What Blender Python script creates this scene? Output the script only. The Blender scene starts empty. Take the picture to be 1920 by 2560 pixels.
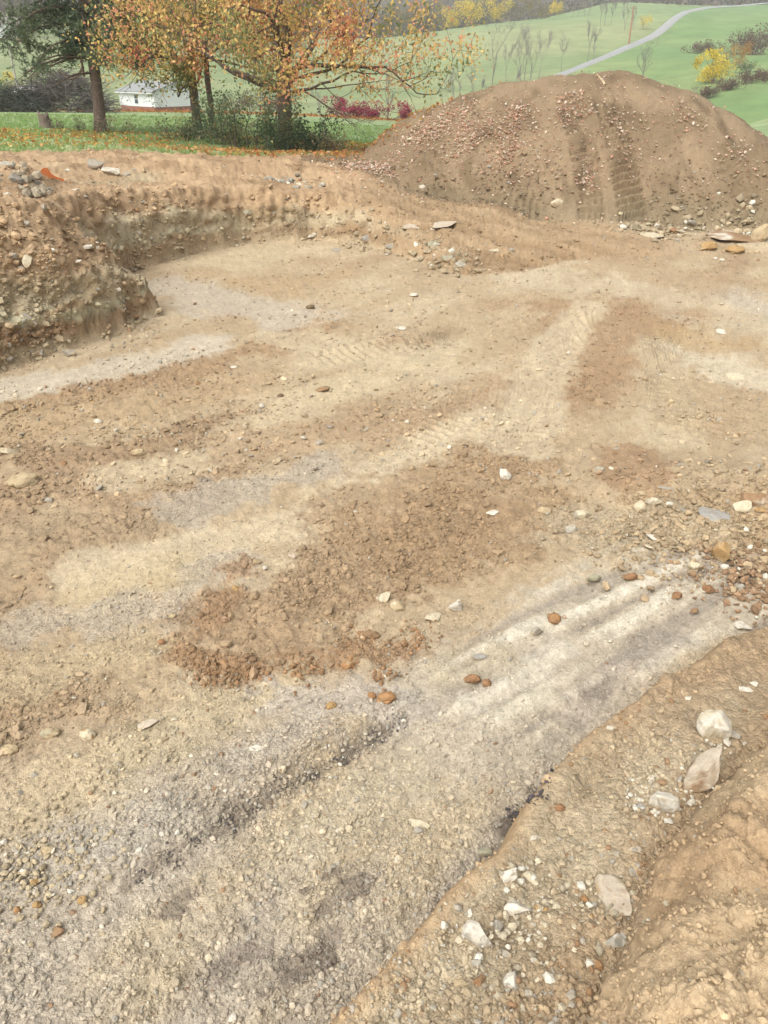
import bpy, math
import numpy as np
from mathutils import Vector

rng = np.random.default_rng(7)
R = math.radians
scene = bpy.context.scene
COL = scene.collection

# ------------------------------------------------------------------ camera
PITCH = R(30.0); CAM_H = 3.6; HALF = R(33.5)
cam_d = bpy.data.cameras.new('camera'); cam = bpy.data.objects.new('camera', cam_d)
COL.objects.link(cam); scene.camera = cam
cam.location = (0, 0, CAM_H); cam.rotation_euler = (math.pi/2 - PITCH, 0, 0)
cam_d.sensor_fit = 'VERTICAL'; cam_d.sensor_height = 24; cam_d.lens = 12/math.tan(HALF)
cam_d.clip_start = 0.05; cam_d.clip_end = 4000

# ------------------------------------------------------------------ sky, sun, exposure (overcast)
world = bpy.data.worlds.new('World'); scene.world = world; world.use_nodes = True
wn = world.node_tree; wn.nodes.clear()
sky = wn.nodes.new('ShaderNodeTexSky'); sky.sky_type = 'NISHITA'; sky.sun_disc = False
sky.sun_elevation = R(52); sky.sun_rotation = R(200); sky.air_density = 1.0; sky.dust_density = 6.0; sky.ozone_density = 1.0
hs = wn.nodes.new('ShaderNodeHueSaturation'); hs.inputs['Saturation'].default_value = 0.22
bg = wn.nodes.new('ShaderNodeBackground'); bg.inputs['Strength'].default_value = 0.15
wo = wn.nodes.new('ShaderNodeOutputWorld')
wn.links.new(sky.outputs[0], hs.inputs['Color']); wn.links.new(hs.outputs[0], bg.inputs[0]); wn.links.new(bg.outputs[0], wo.inputs[0])
sun_d = bpy.data.lights.new('sun', 'SUN'); sun_d.energy = 0.7; sun_d.angle = R(50); sun_d.color = (1.0, 0.96, 0.9)
sun = bpy.data.objects.new('sun', sun_d); COL.objects.link(sun)
_az, _el = R(200), R(52)   # light comes from behind-left of the viewer, high
sun_dir = Vector((-math.sin(R(35))*math.cos(_el), -math.cos(R(35))*math.cos(_el)*-1*-1, math.sin(_el)))
sun.rotation_euler = sun_dir.to_track_quat('Z', 'Y').to_euler()
sky.sun_rotation = math.atan2(sun_dir.x, sun_dir.y)
vs = scene.view_settings
vs.view_transform = 'Standard'; vs.look = 'None'; vs.gamma = 1.0; vs.use_curve_mapping = False
vs.exposure = 0.92
scene.cycles.volume_bounces = 1
scene.cycles.max_bounces = 6
scene.cycles.volume_max_steps = 64

# ------------------------------------------------------------------ helpers
FPX = 1280/math.tan(HALF)
def ray(px, py):
    x = (np.asarray(px, float)-960)/FPX; y = (1280-np.asarray(py, float))/FPX
    return np.stack([x, math.cos(PITCH)+y*math.sin(PITCH), -math.sin(PITCH)+y*math.cos(PITCH)], -1)
def onz(px, py, z=0.0):
    r = ray(px, py); t = (z-CAM_H)/r[..., 2]
    return r[..., 0]*t, r[..., 1]*t
def atd(px, py, d):
    r = ray(px, py); t = d/r[..., 1]
    return r[..., 0]*t, r[..., 1]*t, CAM_H+r[..., 2]*t
def zcam(x, y, z): return y*math.cos(PITCH)-(z-CAM_H)*math.sin(PITCH)

def lin(r, g, b, k=1.0):
    c = np.array([r, g, b], float)/255
    return np.where(c < .04045, c/12.92, ((c+.055)/1.055)**2.4)*k

def sstep(a, b, x):
    t = np.clip((x-a)/(b-a), 0, 1); return t*t*(3-2*t)
def lerp(a, b, t): return a+(b-a)*t

def _h(ix, iy, iz, seed):
    M = np.uint64(0xffffffff)
    n = (ix.astype(np.int64)*374761393 + iy.astype(np.int64)*668265263 + iz.astype(np.int64)*2147483647 + seed*974634777) & 0xffffffff
    n = n.astype(np.uint64)
    n = ((n ^ (n >> np.uint64(13)))*np.uint64(1274126177)) & M
    n = ((n ^ (n >> np.uint64(16)))*np.uint64(2246822519)) & M
    return ((n ^ (n >> np.uint64(15))) & M).astype(np.float64)/4294967295.0

def vn2(x, y, seed=0):
    ix = np.floor(x); iy = np.floor(y); fx = x-ix; fy = y-iy
    ux = fx*fx*(3-2*fx); uy = fy*fy*(3-2*fy); z = np.zeros_like(ix)
    a = _h(ix, iy, z, seed); b = _h(ix+1, iy, z, seed); c = _h(ix, iy+1, z, seed); d = _h(ix+1, iy+1, z, seed)
    return (a+(b-a)*ux)*(1-uy)+(c+(d-c)*ux)*uy
def vn3(x, y, z, seed=0):
    ix = np.floor(x); iy = np.floor(y); iz = np.floor(z); fx, fy, fz = x-ix, y-iy, z-iz
    ux = fx*fx*(3-2*fx); uy = fy*fy*(3-2*fy); uz = fz*fz*(3-2*fz)
    def pl(k):
        a = _h(ix, iy, k, seed); b = _h(ix+1, iy, k, seed); c = _h(ix, iy+1, k, seed); d = _h(ix+1, iy+1, k, seed)
        return (a+(b-a)*ux)*(1-uy)+(c+(d-c)*ux)*uy
    return pl(iz)*(1-uz)+pl(iz+1)*uz
def fb2(x, y, o=4, seed=0, g=.5):
    s = 0; a = 1; t = 0
    for i in range(o):
        s = s+a*vn2(x*2**i+i*17.3, y*2**i-i*9.1, seed+i); t += a; a *= g
    return s/t*2-1
def fb3(x, y, z, o=3, seed=0, g=.5):
    s = 0; a = 1; t = 0
    for i in range(o):
        s = s+a*vn3(x*2**i+i*17.3, y*2**i-i*9.1, z*2**i+i*4.7, seed+i); t += a; a *= g
    return s/t*2-1
def worley(x, y, seed=0):
    ix = np.floor(x); iy = np.floor(y); best = np.full(x.shape, 9.0); sec = np.full(x.shape, 9.0); cid = np.zeros(x.shape); z = np.zeros_like(ix)
    for dx in (-1, 0, 1):
        for dy in (-1, 0, 1):
            cx, cy = ix+dx, iy+dy
            px = cx+_h(cx, cy, z, seed); py = cy+_h(cx, cy, z+1, seed)
            d = np.hypot(x-px, y-py); m = d < best
            sec = np.where(m, best, np.minimum(sec, d)); cid = np.where(m, _h(cx, cy, z+2, seed), cid); best = np.where(m, d, best)
    return best, sec, cid

def polydist(P, x, y, closed=False):
    """distance to a polyline and the fractional index of the nearest point"""
    P = np.asarray(P, float); best = np.full(x.shape, 1e9); par = np.zeros(x.shape)
    for i in range(len(P)-1):
        ax, ay = P[i]; bx, by = P[i+1]; dx, dy = bx-ax, by-ay
        t = np.clip(((x-ax)*dx+(y-ay)*dy)/(dx*dx+dy*dy+1e-12), 0, 1)
        d = np.hypot(x-ax-t*dx, y-ay-t*dy); m = d < best
        best = np.where(m, d, best); par = np.where(m, i+t, par)
    return best, par
def inside(P, x, y):
    P = np.asarray(P, float); c = np.zeros(x.shape, bool); n = len(P)
    for i in range(n):
        ax, ay = P[i]; bx, by = P[(i+1) % n]
        if ay == by: continue
        k = ((ay > y) != (by > y)) & (x < (bx-ax)*(y-ay)/(by-ay)+ax); c ^= k
    return c

def tag(o, label=None, cat=None, group=None, kind=None):
    if label: o['label'] = label
    if cat: o['category'] = cat
    if group: o['group'] = group
    if kind: o['kind'] = kind
    return o
def link(o, parent=None):
    COL.objects.link(o)
    if parent is not None: o.parent = parent
    return o
def empty(name, loc, rz=0.0):
    o = bpy.data.objects.new(name, None); COL.objects.link(o); o.location = loc; o.rotation_euler = (0, 0, rz); return o

def mesh_arrays(name, V, faces, mat, col=None, smooth=True, extra=None, parent=None):
    """V (n,3); faces (m,k) with k = 3 or 4, or a list of such arrays; col per vertex (n,3)"""
    if not isinstance(faces, list): faces = [faces]
    faces = [np.asarray(f, np.int64) for f in faces if len(f)]
    me = bpy.data.meshes.new(name)
    V = np.asarray(V, np.float32); me.vertices.add(len(V)); me.vertices.foreach_set('co', V.ravel())
    nl = sum(f.size for f in faces); npoly = sum(len(f) for f in faces)
    me.loops.add(nl); me.polygons.add(npoly)
    me.loops.foreach_set('vertex_index', np.concatenate([f.ravel() for f in faces]).astype(np.int32))
    tot = np.concatenate([np.full(len(f), f.shape[1]) for f in faces]).astype(np.int32)
    st = np.concatenate([[0], np.cumsum(tot)[:-1]]).astype(np.int32)
    me.polygons.foreach_set('loop_start', st); me.polygons.foreach_set('loop_total', tot)
    me.polygons.foreach_set('use_smooth', np.full(npoly, bool(smooth)))
    if col is not None:
        a = me.attributes.new('Col', 'FLOAT_COLOR', 'POINT')
        c = np.ones((len(V), 4), np.float32); c[:, :3] = col; a.data.foreach_set('color', c.ravel())
    for k, v in (extra or {}).items():
        a = me.attributes.new(k, 'FLOAT', 'POINT'); a.data.foreach_set('value', np.asarray(v, np.float32))
    me.update(calc_edges=True)
    if mat: me.materials.append(mat)
    return link(bpy.data.objects.new(name, me), parent)

class MB:
    """collects quads / triangles / tubes into one mesh"""
    def __init__(s): s.v = []; s.q = []; s.t = []; s.c = []; s.n = 0
    def add(s, V, q=None, t=None, c=(1, 1, 1)):
        V = np.asarray(V, float).reshape(-1, 3); s.v.append(V)
        if q is not None and len(q): s.q.append(np.asarray(q)+s.n)
        if t is not None and len(t): s.t.append(np.asarray(t)+s.n)
        c = np.asarray(c, float); s.c.append(np.broadcast_to(c, V.shape) if c.ndim == 1 else c); s.n += len(V)
    def box(s, lo, hi, c=(1, 1, 1)):
        x0, y0, z0 = lo; x1, y1, z1 = hi
        s.add([(x0, y0, z0), (x1, y0, z0), (x1, y1, z0), (x0, y1, z0), (x0, y0, z1), (x1, y0, z1), (x1, y1, z1), (x0, y1, z1)],
              [(0, 3, 2, 1), (4, 5, 6, 7), (0, 1, 5, 4), (1, 2, 6, 5), (2, 3, 7, 6), (3, 0, 4, 7)], c=c)
    def tube(s, P, rad, n=6, c=(1, 1, 1)):
        P = np.asarray(P, float); m = len(P); rad = np.broadcast_to(np.asarray(rad, float), (m,))
        T = np.gradient(P, axis=0); T /= np.linalg.norm(T, axis=1)[:, None]+1e-9
        up = np.where(np.abs(T[:, 2:3]) < .9, [[0, 0, 1.]], [[1., 0, 0]])
        A = np.cross(T, up); A /= np.linalg.norm(A, axis=1)[:, None]+1e-9; B = np.cross(T, A)
        for i in range(1, m):
            if (A[i]*A[i-1]).sum() < 0: A[i] *= -1; B[i] *= -1
        th = np.arange(n)*2*math.pi/n
        V = P[:, None]+rad[:, None, None]*(np.cos(th)[None, :, None]*A[:, None]+np.sin(th)[None, :, None]*B[:, None])
        i = np.arange(m-1)[:, None]*n; j = np.arange(n)[None]; k = (j+1) % n
        q = np.stack([i+j, i+k, i+n+k, i+n+j], -1).reshape(-1, 4)
        s.add(V.reshape(-1, 3), q, c=c)
    def build(s, name, mat, parent=None, smooth=True):
        f = []
        if s.q: f.append(np.concatenate(s.q))
        if s.t: f.append(np.concatenate(s.t))
        return mesh_arrays(name, np.concatenate(s.v), f, mat, np.concatenate(s.c), smooth, parent=parent)

# ------------------------------------------------------------------ materials
def nodes(name):
    m = bpy.data.materials.new(name); m.use_nodes = True; nt = m.node_tree
    b = nt.nodes['Principled BSDF']; b.inputs['Specular IOR Level'].default_value = 0.15; b.inputs['Roughness'].default_value = .95
    return m, nt, b
def N(nt, t, **kw):
    n = nt.nodes.new(t)
    for k, v in kw.items(): setattr(n, k, v)
    return n
def mathn(nt, op, a, b=None, clamp=False):
    n = N(nt, 'ShaderNodeMath', operation=op); n.use_clamp = clamp
    for i, v in enumerate((a, b)):
        if v is None: continue
        if isinstance(v, (int, float)): n.inputs[i].default_value = v
        else: nt.links.new(v, n.inputs[i])
    return n.outputs[0]
def noise(nt, scale, detail=4, rough=.6, co=None):
    n = N(nt, 'ShaderNodeTexNoise'); n.inputs['Scale'].default_value = scale; n.inputs['Detail'].default_value = detail; n.inputs['Roughness'].default_value = rough
    if co is not None: nt.links.new(co, n.inputs['Vector'])
    return n
def mulcol(nt, colsock, facsock):
    m = N(nt, 'ShaderNodeVectorMath', operation='SCALE'); nt.links.new(colsock, m.inputs[0]); nt.links.new(facsock, m.inputs['Scale']); return m.outputs[0]
def rng_map(nt, s, a, b, c, d):
    m = N(nt, 'ShaderNodeMapRange'); nt.links.new(s, m.inputs[0])
    for i, v in enumerate((a, b, c, d)): m.inputs[i+1].default_value = v
    return m.outputs[0]

def mat_soil():
    m, nt, b = nodes('soil'); L = nt.links.new
    at = N(nt, 'ShaderNodeAttribute', attribute_name='Col'); pb = N(nt, 'ShaderNodeAttribute', attribute_name='peb')
    geo = N(nt, 'ShaderNodeNewGeometry'); co = geo.outputs['Position']
    n1 = noise(nt, 9, 5, .65, co); n2 = noise(nt, 70, 5, .7, co)
    vo = N(nt, 'ShaderNodeTexVoronoi'); vo.inputs['Scale'].default_value = 48; L(co, vo.inputs['Vector'])
    vo2 = N(nt, 'ShaderNodeTexVoronoi'); vo2.inputs['Scale'].default_value = 110; L(co, vo2.inputs['Vector'])
    sx = N(nt, 'ShaderNodeSeparateColor'); L(vo.outputs['Color'], sx.inputs[0])
    n3 = noise(nt, 28, 6, .75, co); f1 = mathn(nt, 'MULTIPLY', rng_map(nt, n1.outputs[0], .25, .75, .86, 1.13), rng_map(nt, n3.outputs[0], .25, .75, .80, 1.18)); f2 = rng_map(nt, n2.outputs[0], .2, .8, .72, 1.24)
    jit = mathn(nt, 'ADD', 1.0, mathn(nt, 'MULTIPLY', mathn(nt, 'SUBTRACT', sx.outputs[0], .5), mathn(nt, 'MULTIPLY', pb.outputs['Fac'], .45)))
    gap = mathn(nt, 'SUBTRACT', 1.0, mathn(nt, 'MULTIPLY', rng_map(nt, vo.outputs['Distance'], .35, .75, 0, .5), pb.outputs['Fac']))
    f = mathn(nt, 'MULTIPLY', mathn(nt, 'MULTIPLY', f1, f2), jit)
    L(mulcol(nt, at.outputs['Color'], f), b.inputs['Base Color'])
    hgt = mathn(nt, 'ADD', mathn(nt, 'ADD', mathn(nt, 'MULTIPLY', n2.outputs[0], .6), mathn(nt, 'MULTIPLY', n3.outputs[0], .9)), mathn(nt, 'MULTIPLY', mathn(nt, 'ADD', gap, mathn(nt, 'MULTIPLY', vo2.outputs['Distance'], -.35)), mathn(nt, 'ADD', mathn(nt, 'MULTIPLY', pb.outputs['Fac'], 1.1), .25)))
    bp = N(nt, 'ShaderNodeBump'); bp.inputs['Strength'].default_value = .8; bp.inputs['Distance'].default_value = .014
    L(hgt, bp.inputs['Height']); L(bp.outputs[0], b.inputs['Normal'])
    return m
def mat_rock():
    m, nt, b = nodes('rock'); L = nt.links.new
    at = N(nt, 'ShaderNodeAttribute', attribute_name='Col'); geo = N(nt, 'ShaderNodeNewGeometry'); co = geo.outputs['Position']
    n1 = noise(nt, 25, 5, .65, co); n2 = noise(nt, 160, 4, .7, co)
    f = mathn(nt, 'MULTIPLY', rng_map(nt, n1.outputs[0], .25, .75, .78, 1.12), rng_map(nt, n2.outputs[0], .2, .8, .8, 1.15))
    L(mulcol(nt, at.outputs['Color'], f), b.inputs['Base Color'])
    bp = N(nt, 'ShaderNodeBump'); bp.inputs['Strength'].default_value = .6; bp.inputs['Distance'].default_value = .012
    L(mathn(nt, 'ADD', n1.outputs[0], mathn(nt, 'MULTIPLY', n2.outputs[0], .5)), bp.inputs['Height']); L(bp.outputs[0], b.inputs['Normal'])
    b.inputs['Roughness'].default_value = .9
    return m
def mat_col(name, rough=.95, nscale=8, amp=.25, bump=0.0):
    m, nt, b = nodes(name); L = nt.links.new
    at = N(nt, 'ShaderNodeAttribute', attribute_name='Col'); geo = N(nt, 'ShaderNodeNewGeometry')
    n1 = noise(nt, nscale, 5, .65, geo.outputs['Position'])
    L(mulcol(nt, at.outputs['Color'], rng_map(nt, n1.outputs[0], .25, .75, 1-amp, 1+amp)), b.inputs['Base Color'])
    b.inputs['Roughness'].default_value = rough
    if bump:
        bp = N(nt, 'ShaderNodeBump'); bp.inputs['Distance'].default_value = bump; L(n1.outputs[0], bp.inputs['Height']); L(bp.outputs[0], b.inputs['Normal'])
    return m
def mat_leaf(name='foliage', tr=.48):
    m, nt, b = nodes(name); L = nt.links.new
    at = N(nt, 'ShaderNodeAttribute', attribute_name='Col')
    L(at.outputs['Color'], b.inputs['Base Color']); b.inputs['Roughness'].default_value = .6
    t = N(nt, 'ShaderNodeBsdfTranslucent'); L(at.outputs['Color'], t.inputs[0])
    mx = N(nt, 'ShaderNodeMixShader'); mx.inputs[0].default_value = tr
    L(b.outputs[0], mx.inputs[1]); L(t.outputs[0], mx.inputs[2]); L(mx.outputs[0], nt.nodes['Material Output'].inputs['Surface'])
    return m
def mat_grass():
    m, nt, b = nodes('grass_ground'); L = nt.links.new
    at = N(nt, 'ShaderNodeAttribute', attribute_name='Col'); geo = N(nt, 'ShaderNodeNewGeometry'); co = geo.outputs['Position']
    n1 = noise(nt, .12, 5, .6, co); n2 = noise(nt, 3.0, 6, .7, co)
    f = mathn(nt, 'MULTIPLY', rng_map(nt, n1.outputs[0], .3, .7, .82, 1.15), rng_map(nt, n2.outputs[0], .25, .75, .78, 1.2))
    L(mulcol(nt, at.outputs['Color'], f), b.inputs['Base Color'])
    bp = N(nt, 'ShaderNodeBump'); bp.inputs['Distance'].default_value = .12; L(n2.outputs[0], bp.inputs['Height']); L(bp.outputs[0], b.inputs['Normal'])
    return m
def mat_flat(name, c, rough=.7, amp=.12, ns=12):
    m, nt, b = nodes(name); geo = N(nt, 'ShaderNodeNewGeometry'); n1 = noise(nt, ns, 4, .6, geo.outputs['Position'])
    rgb = N(nt, 'ShaderNodeRGB'); rgb.outputs[0].default_value = (*c, 1)
    nt.links.new(mulcol(nt, rgb.outputs[0], rng_map(nt, n1.outputs[0], .25, .75, 1-amp, 1+amp)), b.inputs['Base Color'])
    b.inputs['Roughness'].default_value = rough; return m
SOIL = mat_soil(); ROCK = mat_rock(); BARK = mat_col('bark', .95, 14, .35, .03); LEAF = mat_leaf(); GRASS = mat_grass()
NEEDLE = mat_leaf('needles', .15); TWIG = mat_col('twigs', .95, 5, .2)

# ------------------------------------------------------------------ terrain shape
K = 0.78                                     # photo value -> albedo
def S(r, g, b, sat=.80):
    c = lin(r, g, b, K); l = c@np.array([.3, .55, .15]); return (l+(c-l)*sat)*np.array([.985, .99, .95])

TOE = np.array([(-9, 4), (-7, 7.2), (-5.2, 10.0), (-4.4, 10.9), (-3.6, 12.75), (-4.2, 13.1), (-5.2, 14.2), (-5.0, 15.9), (-4.2, 17.4), (-3.2, 18.6), (-1.9, 19.1),
                (-0.4, 18.5), (0.3, 17.4), (1.0, 16.3), (1.7, 15.6), (2.8, 15.8), (4.2, 17), (7, 17.6), (12, 17.5), (24, 17)])
TSET = np.array([1.2, 1.2, 1.15, 1.1, .75, .5, .45, .45, .45, .45, .5, .6, .8, .9, 1.0, 1.4, 1.8, 2, 2, 2])
TPOLY = np.vstack([TOE, [(60, 17), (60, 90), (-90, 90), (-90, 4)]])
RIM = np.array([(-5.0, 10.9, 2.1), (-5.1, 11.8, 1.95), (-4.5, 12.3, 1.35), (-4.2, 12.9, .95), (-4.6, 13.0, 1.1), (-3.9, 12.7, .85), (-5.6, 13, 1.75), (-7, 12, 2.35), (-9, 9, 2.4), (-12, 6, 2.4), (-7, 15, 2.05), (-5.4, 15.2, 1.6), (-5.2, 16.4, 1.45),
                (-4.8, 18, 1.28), (-4.0, 19.4, 1.22), (-2.9, 19.4, 1.17), (-1.8, 19.8, 1.02), (-.5, 19.1, .8), (.5, 18.2, .52), (1.4, 16.5, .2), (2.2, 16, .08), (-5.8, 22, 1.5), (-3, 24, 1.3), (-1.2, 24, 1.2),
                (-9, 24, 1.52), (-12, 20, 1.9), (-12, 28, 1.45), (-7, 30, 1.25), (-3, 29, 1.1), (2, 20.5, .6), (4.5, 19.8, .25), (8.5, 18.5, .15), (12, 18, .2), (16, 18, .2), (4, 24, .8), (8, 24, .6),
                (12, 24, .4), (5, 30, .6), (10, 30, .3), (20, 28, 0), (-16, 32, 1.45), (-11, 34, 1.32)])
BANK = np.array([(-5, -3.5), (-1.6, -0.3), (-0.78, 0.85), (-0.24, 1.6), (0.27, 2.2), (0.73, 2.72), (1.12, 3.15), (1.62, 3.65), (2.15, 4.05), (2.7, 4.4), (3.4, 4.75), (4.5, 5.1), (8, 6), (18, 7)])
BHGT = np.array([.6, .6, .6, .58, .55, .55, .52, .46, .40, .34, .32, .32, .35, .35])
BSET = np.array([.25, .22, .2, .17, .15, .15, .16, .22, .3, .4, .5, .5, .6, .6])
BPOLY = np.vstack([BANK, [(18, -8), (-5, -8)]])
LIP2 = np.array([(-2, -2.2), (.2, .6), (.6, 1.25), (.88, 1.66), (1.04, 1.93), (1.22, 2.22), (1.6, 2.55), (2.5, 3.2), (5, 4.2), (12, 5.1)])
L2POLY = np.vstack([LIP2, [(12, -8), (-2, -8)]])
LEDGE = np.stack(onz([170, 300, 460, 640, 820, 990, 1120], [2310, 2230, 2125, 2030, 1925, 1825, 1760]), -1)
MX = np.array([-30, -3.2, -2.2, -1.0, 0.0, 1.1, 2.2, 3.3, 4.6, 5.6, 7.0, 8.3, 9.4, 10.6, 12.5, 16, 40.])
MZ = np.array([0, 0, 0.15, 0.95, 1.75, 2.42, 2.78, 3.06, 3.3, 3.38, 3.4, 3.2, 2.6, 1.75, .9, 0, 0.])       # crest height
MT = np.array([24.2, 24.2, 23.8, 22.6, 21.7, 20.9, 20.4, 20.1, 19.9, 19.8, 19.5, 19.2, 18.9, 18.6, 18.4, 18, 18])
MC = np.array([25.4, 25.4, 25.4, 25.6, 25.8, 26, 25.8, 25.6, 25.4, 25.3, 25.2, 25., 24.4, 23.8, 23., 22, 22])

# far country: thin plate through points seen in the picture at estimated distances
_far = [(-14.1, 36, 1.34), (-9, 30, 1.35), (-7, 32, 1.2), (-3.3, 29, 1.1), (3, 30, .7), (12, 30, .2), (-25, 36, 1.5), (-45, 50, 1.6), (28, 30, -.2), (45, 45, -1.5),
        (-26, 62, .8), (-12, 60, .75), (-5, 60, .55), (2, 60, .2), (14, 60, -.8), (-45, 150, -3.4), (-28, 150, -3.4), (-85, 150, -1.0), (-10, 140, -4.6), (8, 135, -7), (25, 130, -8.5), (45, 125, -7.5), (75, 130, -4),
        (-120, 260, 6), (-60, 260, 3), (-20, 260, -1), (-165, 400, 24), (-60, 400, 17), (0, 410, 14.5)]
for px, py, d in [(1040, 290, 190), (1100, 200, 280), (1100, 76, 400), (1250, 56, 425), (1400, 38, 440), (1520, 8, 460), (1390, 192, 250), (1470, 160, 282), (1560, 122, 320), (1635, 88, 352), (1690, 45, 390),
                  (1735, 24, 425), (1850, 15, 455), (1920, 8, 470), (1920, 130, 300), (1750, 160, 230), (1780, 205, 190), (1920, 200, 190), (1900, 300, 120), (1600, 200, 220), (1250, 240, 200)]:
    _far.append(tuple(float(v) for v in atd(px, py, d)))
_far += [(30, 520, 12), (130, 560, 24), (-80, 520, 14), (-250, 560, 30), (300, 560, 36), (0, 800, 75), (250, 800, 85), (-250, 800, 80), (0, 1100, 110), (500, 700, 60), (-500, 700, 60), (300, 300, 25), (-300, 250, 14), (200, 120, 2), (-180, 120, 2), (300, 30, 4), (-300, 30, 6)]
FAR = np.array(_far)
def _tps(P, lam=1e-3):
    s = 100.0; X = P[:, :2]/s; n = len(X)
    d2 = ((X[:, None]-X[None])**2).sum(-1); Km = np.where(d2 > 0, .5*d2*np.log(d2+1e-20), 0)+lam*np.eye(n)
    Pm = np.hstack([np.ones((n, 1)), X]); A = np.block([[Km, Pm], [Pm.T, np.zeros((3, 3))]])
    w = np.linalg.solve(A, np.concatenate([P[:, 2], np.zeros(3)]))
    def f(x, y):
        x = x/s; y = y/s; out = w[n]+w[n+1]*x+w[n+2]*y
        for i in range(n):
            d2 = (x-X[i, 0])**2+(y-X[i, 1])**2
            out = out+w[i]*.5*d2*np.log(d2+1e-20)
        return out
    return f
far_z = _tps(FAR)
def rim_z(x, y):
    num = 0; den = 0
    for a, b, c in RIM:
        w = 1/((x-a)**2+(y-b)**2+.12)**2; num = num+w*c; den = den+w
    return num/den

def base_height(x, y):
    """large forms of the ground: pit floor, cut banks, spoil mound, lawn, valley and hills"""
    x = np.asarray(x, float); y = np.asarray(y, float); r = np.hypot(x, y)
    wx = x+.16*fb2(x*1.3, y*1.3, 3, 5); wy = y+.16*fb2(x*1.3+40, y*1.3, 3, 6)
    d, p = polydist(TOE, wx, wy); ins = inside(TPOLY, wx, wy)
    st = np.interp(p, np.arange(len(TSET)), TSET)
    u = np.where(ins, d/st, 0)
    prof = np.where(u < .32, u/.32*.66, .66+.34*np.clip((u-.32)/.68, 0, 1))*np.minimum(1, u*8+1e-6)
    prof = np.clip(prof, 0, 1)
    nat = rim_z(x, y); k = sstep(27, 36, r)
    nat = nat*(1-k)+(far_z(x, y) if np.any(k > 0) else 0)*k
    z = nat*np.where(r > 26, 1, prof)
    # floor undulation
    fl = 1-np.clip(u*3, 0, 1)
    z = z+fl*sstep(30, 20, r)*(.05*fb2(x*.5, y*.5, 3, 11))
    # rubble swelling by the right edge and loosened soil ridges
    z = z+.24*np.exp(-((x-3.95)/.75)**2-((y-6.3)/.8)**2)+.10*np.exp(-((x-2.9)/.9)**2-((y-6.9)/.5)**2)
    # mound
    xs = x+.35*fb2(x*.5, y*.5, 2, 21)
    mz = np.interp(xs, MX, MZ); mt = np.interp(xs, MX, MT); mc = np.interp(xs, MX, MC)
    f = np.clip((y-mt)/(mc-mt), 0, 1); f = np.where(y > mc, np.clip(1-(y-mc)/6.0, 0, 1), f)
    fr = np.where(y > mc, f*f*(3-2*f), np.sin(f*math.pi/2)**1.12)
    mz = mz*(1+.05*fb2(x*.9, y*.35, 3, 22))+.06*(mz > 1)*fb2(x*1.6+3, y*.8, 3, 23)
    mnd = mz*fr
    z = np.where(mnd > 0, np.maximum(z, mnd+.35*z*(1-fr)+.0) if True else z, z)
    # near bank
    bx = x+.06*fb2(x*2.2, y*2.2, 3, 31); by = y+.06*fb2(x*2.2+9, y*2.2, 3, 32)
    d, p = polydist(BANK, bx, by); ins = inside(BPOLY, bx, by)
    hgt = np.interp(p, np.arange(len(BHGT)), BHGT); st = np.interp(p, np.arange(len(BSET)), BSET)
    t = np.clip(d/st, 0, 1)
    z = z+np.where(ins, hgt*(1-(1-t)**2.2)+.22*np.clip(d-st, 0, 3)+.05*np.exp(-((d-.17)/.09)**2), 0)
    z = z-np.where(~ins, .05*np.exp(-(d/.12)**2), 0)*sstep(8, 5, r)
    d, p = polydist(LIP2, bx, by); ins = inside(L2POLY, bx, by)
    t = np.clip(d/.26, 0, 1)
    z = z+np.where(ins, .24*(1-(1-t)**2)+.30*np.clip(d-.1, 0, 3)+.10*np.clip(d*4, 0, 1)*fb2(x*3, y*3, 3, 41), 0)
    z = z-np.where(~ins, .04*np.exp(-(d/.07)**2), 0)
    # ledge in the floor with the coal seam
    lx = x+.10*fb2(x*2.5, y*2.5, 4, 33); ly = y+.10*fb2(x*2.5+7, y*2.5, 4, 34)
    dx, p = polydist(LEDGE, lx, ly)
    gp = np.interp(p, [0, 1, 2, 4, 5.5, 6], [0, .5, 1, 1, .6, 0])
    up = inside(np.vstack([LEDGE, [(LEDGE[-1][0]-3, LEDGE[-1][1]+3), (LEDGE[0][0]-3, LEDGE[0][1]+3)]]), lx, ly)
    z = z+gp*np.where(up, .085*sstep(0, .16, dx)*np.exp(-np.clip(dx-.12, 0, 9)/.5), -.012*np.exp(-(dx/.12)**2))
    return z

# ---- adaptive polar sheet: columns by bearing, rows by even steps along the surface
NC, NR = 880, 830
dens_a = np.array([-75, -46.01, -46, -28.01, -28, 28, 28.01, 46, 46.01, 75.]); dens_v = np.array([.14, .14, .6, .6, 1, 1, .6, .6, .14, .14])
aa = np.linspace(-75, 75, 4001); cs = np.cumsum(np.interp(aa, dens_a, dens_v)); cs = (cs-cs[0])/(cs[-1]-cs[0])
AZ = np.interp(np.linspace(0, 1, NC), cs, aa)*math.pi/180
CA = np.linspace(-75, 75, 180)*math.pi/180                       # coarse columns for the row spacing
rr = np.concatenate([np.linspace(.35, 6, 400, endpoint=False), np.linspace(6, 30, 900, endpoint=False), np.geomspace(30, 1150, 420)])
gx = np.sin(CA)[:, None]*rr[None]; gy = np.cos(CA)[:, None]*rr[None]; gz = base_height(gx, gy)
dr = np.diff(rr)[None]; dz = np.diff(gz, axis=1); ds = np.hypot(dr, dz)
rm = .5*(rr[1:]+rr[:-1])[None]; zm = .5*(gz[:, 1:]+gz[:, :-1]); dist = np.hypot(rm, CAM_H-zm)
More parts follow.
